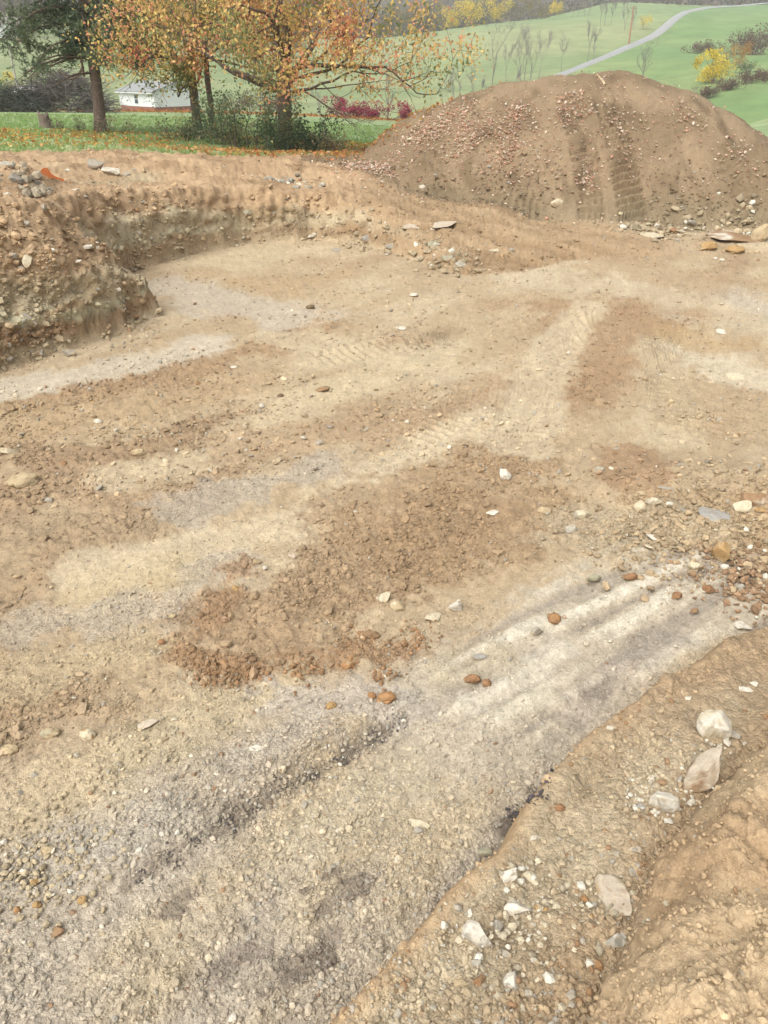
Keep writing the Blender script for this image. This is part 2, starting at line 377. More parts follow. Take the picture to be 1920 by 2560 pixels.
# how much of the surface shows from a standing viewer anywhere near here
vis = np.abs(dr*(CAM_H-zm)-(-dz)*rm*-1*-1)/(ds*dist)
vis = np.abs((-dz)*(-rm)/(ds*dist)+dr*(CAM_H-zm)/(ds*dist))
w = ds/dist*np.clip(vis, .22*np.clip(30/rm, .06, 1), 1)
w *= np.where(rm > 36, .8, 1)
cum = np.concatenate([np.zeros((len(CA), 1)), np.cumsum(w, 1)], 1); cum /= cum[:, -1:]
RC = np.array([np.interp(np.linspace(0, 1, NR), cum[i], rr) for i in range(len(CA))])
ker = np.array([1, 2, 3, 2, 1.])/9                               # ease differences between neighbouring columns
RCp = np.pad(RC, ((2, 2), (0, 0)), 'edge'); RC = sum(ker[k]*RCp[k:k+len(CA)] for k in range(5))
RAD = np.array([np.interp(AZ, CA, RC[:, j]) for j in range(NR)]).T
X = np.sin(AZ)[:, None]*RAD; Y = np.cos(AZ)[:, None]*RAD; Z = base_height(X, Y)
RR = np.hypot(X, Y)
print('grid', X.shape, Z.min(), Z.max())

# ---- masks
wX = X+.16*fb2(X*1.3, Y*1.3, 3, 5); wY = Y+.16*fb2(X*1.3+40, Y*1.3, 3, 6); bX = X+.06*fb2(X*2.2, Y*2.2, 3, 31); bY = Y+.06*fb2(X*2.2+9, Y*2.2, 3, 32)
dT, pT = polydist(TOE, wX, wY); insT = inside(TPOLY, wX, wY); sT = np.where(insT, dT, -dT)
insB = inside(BPOLY, bX, bY); dB, pB = polydist(BANK, bX, bY); insL = inside(L2POLY, bX, bY); dL, _ = polydist(LIP2, bX, bY)
mzg = np.interp(X, MX, MZ); mtg = np.interp(X, MX, MT); mcg = np.interp(X, MX, MC)
lawn_edge = np.interp(X, [-60, -12, -6, -3, -1.5, -.5, 1, 40], [22.5, 23.5, 24.2, 25.2, 25.6, 26.5, 29, 31])+.5*fb2(X*.8, Y*.8, 4, 51)
LAWN = sstep(-.35, .35, Y-lawn_edge+.5*fb2(X*3, Y*3, 3, 52))*(1-(mzg > .3)*sstep(31.5, 30.5, Y)*(X > -1.8))
LAWN = np.where(RR > 34, 1, LAWN)
MOUND = sstep(-.2, .4, Y-mtg+.3*fb2(X*1.2, Y*1.2, 3, 53))*(mzg > .12)*(1-LAWN)*(Y < 33)

def W(*pts): return np.stack(onz([p[0] for p in pts], [p[1] for p in pts]), -1)
# ---- soil colour, laid in world space
near = RR < 40
xs, ys = X[near], Y[near]
TAN, PALE, BROWN, CLAY, GREY, LAV, YEL, COAL = S(184, 159, 122), S(200, 180, 146), S(166, 136, 100), S(152, 108, 66), S(186, 172, 153), S(190, 181, 170), S(200, 179, 130), S(92, 84, 80)
ca, sa = math.cos(R(57)), math.sin(R(57))
ul = xs*ca+ys*sa; vl = -xs*sa+ys*ca                               # along / across the digging direction
streak = fb2(ul*.35+1.2*fb2(xs*.6, ys*.6, 2, 60), vl*1.7, 5, 61); blot = fb2(xs*.7, ys*.7, 5, 62); fine = fb2(xs*3, ys*3, 4, 63)
gr0 = fb2(xs*8, ys*8, 4, 65, .7)
C = TAN[None]*(1+.07*fine)[:, None]
C = lerp(C, BROWN, (sstep(-.1, .5, streak*.7+blot*.55+.25*gr0)*.7)[:, None])
C = lerp(C, PALE, (sstep(.05, .5, -streak*.8-.25*blot+.2*gr0)*.6)[:, None])
# foreground greys
gm = sstep(4.6, 2.6, ys-.35*xs+.5*blot)*(xs < 3)
C = lerp(C, lerp(GREY, PALE*.95, sstep(-.2, .5, fb2(ul*.8, vl*2.5, 4, 64))[:, None]), (gm*.85)[:, None])
peb = np.clip(.28+.42*gm+.3*fine, 0, 1); clod = np.clip(.25+.5*sstep(0, .4, streak*.7+blot*.5), 0, 1)
gr_ = fb2(xs*9, ys*9, 4, 66, .7)
def stroke(pts, col, w, soft=.5, a=1.0, rag=.45, sd=0, cl=None, pe=None, seedf=1.0):
    global C, peb, clod
    P = W(*pts) if not isinstance(pts, np.ndarray) else pts
    col = lerp(TAN, col, .80 if col@np.array([.3, .55, .15]) < .32 else .62)
    lo = P.min(0)-w*2.2; hi = P.max(0)+w*2.2
    k = np.where((xs > lo[0]) & (xs < hi[0]) & (ys > lo[1]) & (ys < hi[1]))[0]
    if not len(k): return
    d, _ = polydist(P, xs[k], ys[k]) if len(P) > 1 else (np.hypot(xs[k]-P[0, 0], ys[k]-P[0, 1]), 0)
    n = fb2(xs[k]*1.5/w**.5+sd, ys[k]*1.5/w**.5, 6, 70+sd, .72)
    m = sstep(1+soft*.6, 1-soft*.6, d/w+rag*n*2.8+.42*gr_[k])*a*.85
    C[k] = lerp(C[k], col[None]*(1+.10*n)[:, None], m[:, None])
    if cl is not None: clod[k] = lerp(clod[k], cl, m)
    if pe is not None: peb[k] = lerp(peb[k], pe, m)
# far floor and pocket
stroke([(-100, 1000), (150, 950), (330, 920), (520, 865)], S(206, 196, 178), .42, .45, .95, .3, 1, .1, .2)
stroke([(420, 720), (520, 740), (640, 770), (720, 790)], S(196, 186, 172), .75, .5, .85, .4, 2, .15, .3)
stroke([(560, 660), (700, 625), (760, 625)], S(208, 188, 150), .8, .5, .8, .4, 3, .1, .15)
stroke([(540, 690), (690, 720), (820, 690)], S(176, 146, 102), .5, .5, .7, .6, 4, .5, .3)
stroke([(60, 1010), (200, 985), (420, 950), (560, 900), (700, 860), (800, 820)], S(158, 122, 82), .33, .4, .95, .5, 5, 1, .3)
stroke([(0, 1060), (300, 1030), (600, 960)], S(176, 146, 104), .5, .5, .8, .5, 6, .7, .3)
stroke([(120, 1140), (330, 1130), (560, 1060), (700, 1010)], S(152, 120, 84), .32, .4, .85, .6, 7, 1, .4)
stroke([(0, 1240), (150, 1180), (260, 1230)], S(164, 132, 96), .5, .5, .8, .5, 8, .9, .3)
stroke([(0, 1340), (120, 1350), (300, 1330)], S(164, 138, 104), .4, .5, .8, .6, 9, .8, .5)
stroke([(300, 1190), (560, 1140), (640, 1060), (760, 1000), (900, 960)], S(208, 188, 152), .34, .5, .85, .5, 10, .1, .2)
stroke([(440, 1280), (600, 1235), (800, 1170)], S(178, 166, 150), .28, .5, .8, .6, 11, .2, .7)
stroke([(620, 1120), (900, 1090), (1100, 1040), (1250, 960)], S(172, 140, 102), .42, .5, .75, .6, 12, .6, .3)
stroke([(200, 1430), (480, 1370), (760, 1300), (960, 1190), (1130, 1080), (1190, 1040)], S(212, 194, 160), .27, .5, .95, .35, 13, .05, .25)
stroke([(260, 1480), (420, 1440)], S(206, 186, 140), .3, .6, .7, .5, 14, .1, .2)
stroke([(80, 1560), (400, 1520), (560, 1430)], S(190, 180, 166), .26, .6, .7, .5, 15, .2, .8)
stroke([(760, 850), (880, 880), (1050, 880)], S(210, 194, 158), .6, .5, .75, .5, 16, .05, .2)
stroke([(700, 1000), (820, 970), (980, 920)], S(204, 186, 148), .4, .5, .7, .5, 17, .1, .2)
# brown clay spreads
stroke([(640, 1560), (800, 1480), (1000, 1370), (1180, 1290)], S(158, 125, 88), .52, .45, .85, .5, 18, .85, .35)
stroke([(900, 1290), (1100, 1200), (1300, 1130)], S(162, 128, 88), .5, .45, .8, .5, 19, .8, .35)
stroke([(1060, 1420), (1250, 1330), (1380, 1280)], S(158, 125, 86), .4, .5, .8, .5, 20, .8, .4)
stroke([(450, 1640), (560, 1690), (700, 1690), (900, 1640), (1050, 1620)], S(154, 112, 70), .13, .4, .9, .8, 21, 1, .3)
stroke([(590, 1420), (540, 1540), (460, 1630)], S(158, 116, 74), .12, .4, .8, .8, 22, 1, .3)
stroke([(1450, 780), (1600, 775), (1560, 900), (1450, 960)], S(160, 122, 82), .85, .3, .9, .35, 23, .6, .3)
stroke([(1580, 1150), (1600, 1220)], S(160, 118, 78), .3, .4, .8, .5, 24, .7, .3)
# pale track bands on the right
stroke([(1470, 760), (1380, 880), (1330, 1000), (1300, 1120)], S(212, 194, 160), .38, .4, .85, .3, 25, .05, .15)
stroke([(1650, 860), (1680, 980), (1680, 1100)], S(208, 190, 154), .40, .4, .85, .3, 26, .05, .15)
stroke([(1300, 690), (1500, 680), (1700, 720), (1850, 780)], S(208, 194, 164), 1.0, .5, .6, .5, 27, .15, .4)
stroke([(1750, 880), (1860, 930), (1930, 950)], S(216, 204, 178), .5, .4, .9, .4, 28, .2, .3)
stroke([(1720, 840), (1800, 860)], S(184, 150, 98), .5, .5, .8, .5, 29, .4, .4)
stroke([(1840, 740), (1930, 780)], S(196, 186, 172), .5, .5, .7, .5, 30, .3, .5)
stroke([(1700, 1000), (1850, 1080), (1920, 1020)], S(182, 156, 118), .7, .5, .7, .5, 31, .5, .6)
stroke([(1280, 600), (1450, 640), (1700, 700)], S(174, 142, 102), 1.0, .5, .75, .5, 32, .5, .3)
# rubble at right edge
stroke([(1640, 1300), (1800, 1340), (1930, 1330)], S(170, 140, 98), .5, .5, .85, .5, 33, .9, .8)
stroke([(1820, 1420), (1930, 1450)], S(150, 106, 68), .35, .5, .9, .5, 34, 1, .6)
stroke([(1480, 1330), (1620, 1380), (1700, 1330)], S(190, 174, 142), .4, .5, .8, .5, 35, .6, .9)
# striped pale rock sheet
STR0 = W((1280, 1700)); STR1 = W((1700, 1470))
sd_ = (STR1-STR0)[0]; sd_ = sd_/np.hypot(*sd_)
stroke([(1150, 1790), (1350, 1660), (1560, 1520), (1700, 1460), (1800, 1480)], S(198, 188, 170), .55, .3, .95, .25, 36, .1, .35)
vs_ = -(xs-STR0[0, 0])*sd_[1]+(ys-STR0[0, 1])*sd_[0]; us_ = (xs-STR0[0, 0])*sd_[0]+(ys-STR0[0, 1])*sd_[1]
strp = 1.0*fb2(us_*.8, vs_*9.0, 2, 80)+.45*fb2(us_*2.0, vs_*18, 4, 84, .65); zone = polydist(W((1300, 1700), (1400, 1630), (1560, 1520), (1700, 1460), (1800, 1490)), xs, ys)[0]
zm_ = sstep(.75, .4, zone)*(~inside(BPOLY, xs, ys))
C = lerp(C, S(220, 208, 186), (zm_*sstep(.05, .5, strp)*.8)[:, None]); C = lerp(C, S(160, 146, 130), (zm_*sstep(.08, .45, -strp)*.75)[:, None])
stroke([(1430, 1790), (1560, 1690), (1680, 1600)], S(170, 158, 148), .10, .6, .6, .5, 37, .1, .6)
stroke([(1180, 1760), (1300, 1690), (1400, 1620)], S(222, 214, 198), .10, .5, .9, .4, 38, .05, .2)
stroke([(1270, 1800), (1360, 1730)], S(224, 216, 194), .07, .5, .9, .4, 39, .05, .2)
stroke([(1470, 1960), (1560, 1870), (1680, 1760)], S(204, 200, 180), .08, .5, .9, .4, 40, .05, .3)
# yellow and lavender washes in front
stroke([(360, 1880), (560, 1780), (700, 1720)], S(200, 182, 142), .20, .6, .7, .5, 41, .1, .5)
stroke([(0, 1720), (180, 1660), (330, 1620)], S(196, 176, 136), .22, .6, .7, .6, 42, .3, .7)
stroke([(20, 2010), (120, 1930), (200, 1980)], S(194, 174, 136), .22, .6, .6, .6, 43, .4, .9)
stroke([(700, 1770), (860, 1760), (1000, 1780)], S(196, 188, 182), .18, .6, .8, .6, 44, .1, .6)
stroke([(600, 1900), (760, 1840)], S(200, 192, 180), .12, .6, .7, .6, 45, .2, .9)
stroke([(80, 2130), (300, 2120), (430, 2060)], S(180, 172, 160), .14, .6, .7, .6, 46, .5, 1)
stroke([(750, 2120), (900, 2010), (1010, 1930)], S(196, 184, 158), .16, .6, .7, .5, 47, .1, .5)
stroke([(1120, 1680), (1240, 1650)], S(190, 177, 144), .16, .7, .5, .5, 48, .2, .4)
# coal smears, plus the shadow pocket at the lip base painted dark
stroke([(330, 2205), (460, 2120), (640, 2020), (820, 1915), (980, 1815)], S(112, 101, 92), .034, 1.2, .7, 1.1, 49, .1, .7)
stroke([(880, 1880), (990, 1800)], S(116, 106, 100), .05, .9, .7, .9, 50, .2, .7)
for i, (px, py, w_) in enumerate([(1400, 1985, .07), (1345, 2030, .05), (1275, 2140, .05), (1120, 2270, .06), (760, 2420, .07), (800, 2370, .05), (805, 2200, .03), (850, 2250, .06), (460, 2250, .05), (690, 2470, .05), (1500, 1720, .06), (600, 2400, .05)]):  # first two smears paint shade into the pocket under the bank lip
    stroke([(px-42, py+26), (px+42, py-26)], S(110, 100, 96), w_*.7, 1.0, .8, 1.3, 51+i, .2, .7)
drag = fb2(ul*2.6, vl*13, 4, 67, .65); gr2 = fb2(xs*22, ys*22, 3, 68, .7)
C *= (1+.12*gr_+.13*drag+.10*gr2)[:, None]
stroke([(1270, 2060), (1330, 2000), (1385, 1940)], S(70, 62, 66), .05, .9, .95, .9, 66, .2, .7)  # painted shade: the dark gap at the foot of the bank lip
# banks, rim and mound colours
xg, yg, zg = X[near], Y[near], Z[near]
bandn = fb3(xg*1.2, yg*1.2, zg*3, 4, 90)
s_ = sT[near]; hz = zg+.22*fb2(xg*1.4, yg*1.4, 4, 91)
soilw = lerp(S(168, 136, 98)[None], S(182, 150, 110)[None], sstep(-.3, .5, fb2(xg*1.2, yg*1.2, 4, 92))[:, None])
soilw = lerp(soilw, S(150, 120, 84), sstep(.1, .5, fb2(xg*2.2, yg*2.2, 4, 93))[:, None])
rimc = np.interp(xg, [-6, -4, -2, .5, 2], [1.35, .85, .72, .4, .1])     # height where weathered rock turns to clay
rockc = lerp(S(162, 140, 104)[None], S(182, 164, 130)[None], sstep(-.3, .3, bandn)[:, None])
rockc = lerp(rockc, S(186, 180, 146), (sstep(.15, .0, np.abs(hz-.85*rimc/1.35+.12))*.7*(xg < -3))[:, None])
rockc = lerp(rockc, S(142, 108, 72), (sstep(.2, .05, np.abs(hz-.42*rimc/1.35))*.85)[:, None])
rockc = lerp(rockc, S(156, 128, 90), (sstep(.12, .5, fb3(xg*2.5, yg*2.5, zg*5, 4, 94))*.8)[:, None])
wallc = lerp(rockc, soilw, sstep(-.12, .14, hz-rimc)[:, None])*(1+.22*fb3(xg*6, yg*6, zg*8, 4, 113, .7))[:, None]*1.14
onbank = sstep(.0, .12, s_)*np.where(xg > 3.4, sstep(7, 3.4, xg), 1)
C = lerp(C, wallc, onbank[:, None]); clod = lerp(clod, .9, onbank); peb = lerp(peb, .3, onbank)
slope_soil = onbank*sstep(-1.5, 1.0, xg)
ramp = fb2(xg*.8+yg*.25, (yg+.35*xg)*3.2, 5, 112, .6)
C = lerp(C, lerp(S(154, 124, 86)[None], S(184, 154, 114)[None], sstep(-.35, .45, ramp)[:, None]), (slope_soil*.85)[:, None])
m_ = MOUND[near]
mcol = lerp(S(142, 118, 86)[None], S(160, 134, 100)[None], sstep(-.3, .4, fb2(xg*.9, yg*.9, 5, 95))[:, None])
mcol = lerp(mcol, S(118, 96, 68), (sstep(.1, .5, fb2(xg*2.4, yg*1.4, 4, 96))*.7)[:, None])
mcol = lerp(mcol, S(146, 130, 98), (sstep(1.1, .3, zg)*.6)[:, None])
mcol = mcol*.9*(1+.12*fb2(xg*6, yg*6, 4, 108, .7))[:, None]
C = lerp(C, mcol, m_[:, None]); clod = lerp(clod, .45, m_); peb = lerp(peb, .15, m_)
ib = insB[near]; il = insL[near]; db = dB[near]; dl = dL[near]
bankc = lerp(S(196, 176, 142)[None], S(176, 154, 120)[None], sstep(-.3, .4, fb2(xg*3, yg*3, 4, 97))[:, None])
lipb = sstep(.24, .10, db+.06*fine)
bankc = lerp(bankc, S(194, 158, 112), (lipb*.9)[:, None])
upc = sstep(2.7, 3.5, yg-.25*(xg-1.5)+.25*fb2(xg*2, yg*2, 3, 98))
upc = np.maximum(upc, .75*sstep(.45, .75, db+.15*fine+.12*gr_))
bankc = lerp(bankc, S(178, 146, 106), (upc*.85)[:, None])
ibf = ib.astype(float)*sstep(0, .03, db)
C = lerp(C, bankc, ibf[:, None]); peb = lerp(peb, .75-.65*lipb, ibf); clod = lerp(clod, .3+.6*upc, ibf)
ilf = il.astype(float)*sstep(0, .04, dl)
C = lerp(C, lerp(S(204, 174, 132)[None], S(190, 157, 115)[None], sstep(-.25, .4, fb2(xg*2.6, yg*2.6, 4, 99))[:, None]), ilf[:, None]); peb = lerp(peb, .25, ilf); clod = lerp(clod, .9, ilf)

# push along the surface normal so that banks get ledges and overhangs
def grid_normals(X, Y, Z):
    tx = np.stack([np.gradient(X, axis=0), np.gradient(Y, axis=0), np.gradient(Z, axis=0)], -1)
    ty = np.stack([np.gradient(X, axis=1), np.gradient(Y, axis=1), np.gradient(Z, axis=1)], -1)
    n = np.cross(tx, ty); n /= np.linalg.norm(n, axis=-1)[..., None]+1e-12
    return n*np.sign(n[..., 2:3]+1e-9)
NRM = grid_normals(X, Y, Z)
# ---- fine relief
H_ = np.zeros_like(xs); d_ = RR[near]; stp0 = sstep(.85, .55, NRM[near][:, 2])
w1, w1b, c1 = worley(xs*7, ys*7, 1); w2, w2b, c2 = worley(xs*16+.3*fine, ys*16, 2); w3, w3b, c3 = worley(xs*2.6, ys*2.6, 3)
lump = np.clip(1-w1*1.3, 0, 1); lump2 = np.clip(1-w2*1.3, 0, 1); lump3 = np.clip(1-w3*1.4, 0, 1)
H_ += .016*fb2(xs*1.4, ys*1.4, 4, 100)+.010*fb2(ul*1.2, vl*9, 3, 101)*(1-onbank)+.009*drag*(1-onbank)+.012*gr_*(1-stp0)
stp = sstep(.85, .55, NRM[near][:, 2])
H_ += (1-stp)*(clod*(.034*lump*sstep(.5, .95, c1)+.024*lump2*sstep(.2, .9, c2))+peb*.007*lump2+.026*(.35+clod)*fb2(xs*5, ys*5, 4, 105, .7))
bil = 1-np.abs(fb3(xg*2.6+3, yg*2.6, zg*4.5, 4, 106, .62))*2.2
H_ += onbank*sstep(5, .5, xg)*(.09*fb3(xg*2.2, yg*2.2, zg*3.5, 4, 102, .62)+.08*stp*bil-.04*stp+.062*fb3(xg*6, yg*6, zg*9, 4, 107, .72))+.04*onbank*(1-stp)*lump3*sstep(.3, 1, c3)*sstep(5, .5, xg)
H_ += .022*stp*onbank*((xg > -3.4) & (xg < -.2) & (zg > .45))*np.sin(xg*2*math.pi/.24+5*fb2(xg*1.5, yg*1.5, 3, 109))
H_ += zm_*.03*strp*(1-ibf)*sstep(-.5, .3, fb2(us_*1.3, vs_*3, 3, 83)+.25)
H_ += ilf*(.08*fb2(xg*5, yg*5, 5, 103, .65)+.02*lump+.02*gr_)
H_ += m_*(.07*fb2(xg*2, yg*2, 5, 104, .6)+.05*lump*sstep(2.2, .4, zg)*sstep(5, 2, xg)+.03*lump*sstep(2, .6, zg))
# crawler tracks pressed into the mound and the floor
def cleats(P, hw, pitch, amp, msk=None, sgn=-1):
    P = np.asarray(P, float); d, p = polydist(P, xs, ys)
    seg = np.concatenate([[0], np.cumsum(np.hypot(*np.diff(P, axis=0).T))]); s = np.interp(p, np.arange(len(P)), seg)
    m = sstep(hw, hw*.85, d)*sstep(-.2, .3, fb2(xs*1.3, ys*1.3, 3, 110)+.35)*sstep(0, .3, s)*sstep(seg[-1], seg[-1]-.4, s)
    ph = (s/pitch+.25*fb2(xs*2, ys*2, 2, 111)) % 1
    return m*amp*(sstep(0, .25, ph)*sstep(1, .45, ph)-.5)*1.4-m*amp*.5
H_ += m_*cleats([(5.15, 19.9), (5.15, 21.4), (4.95, 23.2)], .36, .17, .13)+m_*cleats([(6.15, 19.8), (6.05, 21.4), (5.85, 23.4)], .36, .17, .13)
H_ += m_*cleats([(3.6, 20.3), (4.0, 21), (4.2, 21.8)], .4, .2, .05)+m_*cleats([(1.6, 21), (3, 20.6), (4.3, 20.3)], .4, .18, .05)+m_*cleats([(8.8, 19.3), (8.6, 20.4), (8.2, 21.2)], .4, .2, .05)
for P in (W((1470, 770), (1390, 880), (1330, 1000), (1290, 1130)), W((1655, 830), (1680, 980), (1685, 1110)), W((780, 900), (900, 880), (1060, 850), (1200, 800)), W((1000, 1110), (1120, 1040), (1220, 960)), W((1220, 1120), (1280, 1010), (1370, 900))):
    H_ += cleats(P, .33, .14, .034)*(1-onbank)
H_ += slope_soil*(1-m_)*(.05*ramp+.03*lump*sstep(.3, 1, c1))
H_ *= sstep(36, 28, d_)
ccol = np.linalg.norm(np.stack([np.gradient(X, axis=0), np.gradient(Y, axis=0), np.gradient(Z, axis=0)], -1), axis=-1)/(RR*np.abs(np.gradient(AZ))[:, None]+1e-6)
ccol = np.maximum(ccol, np.maximum(np.roll(ccol, 1, 0), np.roll(ccol, -1, 0)))
disp = np.zeros_like(X); disp[near] = H_; disp *= lerp(.25, 1, sstep(9, 3, ccol))
GX, GY, GZ = X+disp*NRM[..., 0], Y+disp*NRM[..., 1], Z+disp*NRM[..., 2]
CC = np.zeros(X.shape+(3,)); CC[near] = C; PEB = np.zeros_like(X); PEB[near] = peb; CLOD = np.zeros_like(X); CLOD[near] = clod

# ---- grass colours
def gcol(X, Y):
    n = fb2(X*.05, Y*.05, 4, 120); n2 = fb2(X*.35, Y*.35, 4, 121); r = np.hypot(X, Y)
    g = lerp(S(140, 164, 106)[None, None], S(156, 178, 118)[None, None], sstep(-.4, .4, n)[..., None])
    g = lerp(g, S(158, 156, 102), (sstep(.0, .6, n2+.3*n)*.45)[..., None])
    past = sstep(110, 170, r)
    p = lerp(S(140, 160, 98)[None, None], S(162, 170, 112)[None, None], sstep(-.3, .4, fb2(X*.018, Y*.03, 4, 122))[..., None])
    right = sstep(-8, 8, X-np.interp(Y, [100, 250, 282, 320, 352, 390, 425, 455], [20, 48, 60, 85, 103, 124, 137, 172]))
    p = lerp(p, lerp(S(122, 158, 84)[None, None], S(146, 168, 96)[None, None], sstep(-.3, .4, fb2(X*.02, Y*.03, 4, 123))[..., None]), right[..., None])
    crest = sstep(360, 420, Y)*(X > 10)
    p = lerp(p, S(124, 160, 100), (crest*.6)[..., None])
    g = lerp(g, p, past[..., None])
    wood = sstep(505, 540, r)
    g = lerp(g, S(96, 84, 70), wood[..., None])
    # yellow leaf stain on the lawn under the trees
    return g*np.where(past > .5, .82, .95)[..., None]
GC = gcol(X, Y)
LEAFBAND = LAWN*sstep(34.5, 31, Y+.8*fb2(X*.5, Y*.5, 3, 130))*(X < 4)
CC = lerp(CC, GC, LAWN[..., None])
CC = lerp(CC, S(172, 140, 84), (LEAFBAND*.3*sstep(-.4, .3, fb2(X*1.1, Y*.5, 4, 131)))[..., None])
band2 = sstep(1.6, .5, np.abs(Y-60-.05*X+2*fb2(X*.1, Y*.1, 2, 132))/2)*(X < 6)
CC = lerp(CC, S(168, 138, 90), (band2*.5)[..., None])

# ---- write the sheet as separate pieces of the setting
idx = np.arange(NC*NR).reshape(NC, NR)
quads = np.stack([idx[:-1, :-1], idx[1:, :-1], idx[1:, 1:], idx[:-1, 1:]], -1)
quads = quads[..., ::-1]
fm = lambda A: .25*(A[:-1, :-1]+A[1:, :-1]+A[1:, 1:]+A[:-1, 1:])
fl, fmnd, fr, fs, fb = fm(LAWN) > .5, fm(MOUND) > .5, fm(RR), fm(sT) > 0, fm(insB.astype(float)) > .5
part = np.zeros(fl.shape, int); part[fs] = 1; part[fb] = 2; part[fmnd] = 3; part[fl] = 4; part[fr > 85] = 5; part[fr > 505] = 6
VV = np.stack([GX, GY, GZ], -1).reshape(-1, 3); CF = CC.reshape(-1, 3); PF = PEB.ravel()
def piece(name, k, mat):
    q = quads[part == k].reshape(-1, 4); u, inv = np.unique(q, return_inverse=True)
    o = mesh_arrays(name, VV[u], inv.reshape(-1, 4), mat, CF[u], True, {'peb': PF[u]})
    tag(o, kind='structure'); return o
piece('pit_floor', 0, SOIL); piece('cut_earth_bank', 1, SOIL); piece('foreground_bank', 2, SOIL); piece('dirt_mound', 3, SOIL)
piece('lawn', 4, GRASS); piece('hillside_pasture', 5, GRASS); piece('wooded_hill', 6, GRASS)

def ground_at(x, y):
    return float(base_height(np.array([x]), np.array([y]))[0])
def hit(px, py, tmax=60.0):
    """where the sight line through a photo pixel meets the ground"""
    r = ray(px, py); r = r/np.linalg.norm(r)
    t = np.concatenate([np.linspace(.8, 12, 500), np.linspace(12, tmax, 1500)])
    P = np.array([0, 0, CAM_H])+t[:, None]*r
    g = base_height(P[:, 0], P[:, 1]); b = np.where(P[:, 2] < g)[0]
    i = b[0] if len(b) else len(t)-1
    return P[i, 0], P[i, 1], g[i]
# ------------------------------------------------------------------ loose stones and clods too many to count
ICO_V = np.array([(0, .5257, .8507), (0, -.5257, .8507), (0, .5257, -.8507), (0, -.5257, -.8507), (.5257, .8507, 0), (-.5257, .8507, 0), (.5257, -.8507, 0), (-.5257, -.8507, 0), (.8507, 0, .5257), (-.8507, 0, .5257), (.8507, 0, -.5257), (-.8507, 0, -.5257)])
ICO_F = np.array([(0, 1, 8), (0, 8, 4), (0, 4, 5), (0, 5, 9), (0, 9, 1), (1, 6, 8), (8, 6, 10), (8, 10, 4), (4, 10, 2), (4, 2, 5), (5, 2, 11), (5, 11, 9), (9, 11, 7), (9, 7, 1), (1, 7, 6), (3, 6, 7), (3, 7, 11), (3, 11, 2), (3, 2, 10), (3, 10, 6)])
OCT_V = np.array([(1, 0, 0), (-1, 0, 0), (0, 1, 0), (0, -1, 0), (0, 0, 1), (0, 0, -1.)]); OCT_F = np.array([(0, 2, 4), (2, 1, 4), (1, 3, 4), (3, 0, 4), (2, 0, 5), (1, 2, 5), (3, 1, 5), (0, 3, 5)])
def rand_rot(n):
    q = rng.normal(size=(n, 4)); q /= np.linalg.norm(q, axis=1)[:, None]; w, x, y, z = q.T
    return np.stack([np.stack([1-2*(y*y+z*z), 2*(x*y-z*w), 2*(x*z+y*w)], -1), np.stack([2*(x*y+z*w), 1-2*(x*x+z*z), 2*(y*z-x*w)], -1), np.stack([2*(x*z-y*w), 2*(y*z+x*w), 1-2*(x*x+y*y)], -1)], 1)
def pebbles(name, P, Nn, size, colr, label, cat, flat=.75, ico=True, sink=.25):
    n = len(P); V0, F0 = (ICO_V, ICO_F) if ico else (OCT_V, OCT_F); m = len(V0)
    sc = np.stack([rng.uniform(.75, 1.3, n), rng.uniform(.7, 1.1, n), rng.uniform(.45, .85, n)*flat/.75], -1)
    V = V0[None]*rng.uniform(.72, 1.18, (n, m, 1))*sc[:, None]
    V = np.einsum('nij,nmj->nmi', rand_rot(n), V)
    V[..., 2] *= .8
    V = V*size[:, None, None]*.5+P[:, None]+(Nn*(size*(.5*.6-sink*.5))[:, None])[:, None]
    F = (F0[None]+(np.arange(n)*m)[:, None, None]).reshape(-1, 3)
    o = mesh_arrays(name, V.reshape(-1, 3), F, ROCK, np.repeat(colr, m, 0), False)
    return tag(o, label, cat, kind='stuff')
GN = grid_normals(GX, GY, GZ)
flatv = lambda A: A.reshape(-1, *A.shape[2:])
P_all, N_all, C_all = flatv(np.stack([GX, GY, GZ], -1)), flatv(GN), flatv(CC)
zc = zcam(P_all[:, 0], P_all[:, 1], P_all[:, 2]); rr_all = RR.ravel(); inv_part = np.full((NC, NR), -1); inv_part[:-1, :-1] = part; inv_part = inv_part.ravel()
az_ok = np.abs(np.arctan2(P_all[:, 0], P_all[:, 1])) < R(50)
def pick(prob, n):
    p = np.clip(prob, 0, None); p = p/p.sum(); return rng.choice(len(p), n, replace=True, p=p)
steep = 1-np.clip(N_all[:, 2], 0, 1)
baseok = (rr_all < 30) & az_ok & (rr_all > .9)
patchy = sstep(-.5, .5, fb2(P_all[:, 0]*1.6, P_all[:, 1]*1.6, 4, 140))
def jitter(i, amt=1.0):
    P = P_all[i].copy(); s = (zc[i]/773*1.2)*amt; P[:, 0] += rng.normal(size=len(i))*s; P[:, 1] += rng.normal(size=len(i))*s; return P
def stonecol(i, spread=.2, white=.025, grey=.12, rust=.02):
    c = C_all[i]*np.clip(rng.normal(1.06, spread*.7, len(i)), .6, 1.6)[:, None]
    u = rng.random(len(i)); 
    c = np.where((u < white)[:, None], S(216, 204, 182)[None]*rng.uniform(.75, 1.05, (len(i), 1)), c)
    c = np.where(((u > white) & (u < white+grey))[:, None], lerp(c, S(170, 164, 152)[None], .7), c)
    c = np.where((u > 1-rust)[:, None], lerp(c, S(160, 112, 66)[None], .7), c)
    return c
def powsize(n, lo, hi, a=2.2):
    u = rng.random(n); return (lo**(1-a)+u*(hi**(1-a)-lo**(1-a)))**(1/(1-a))
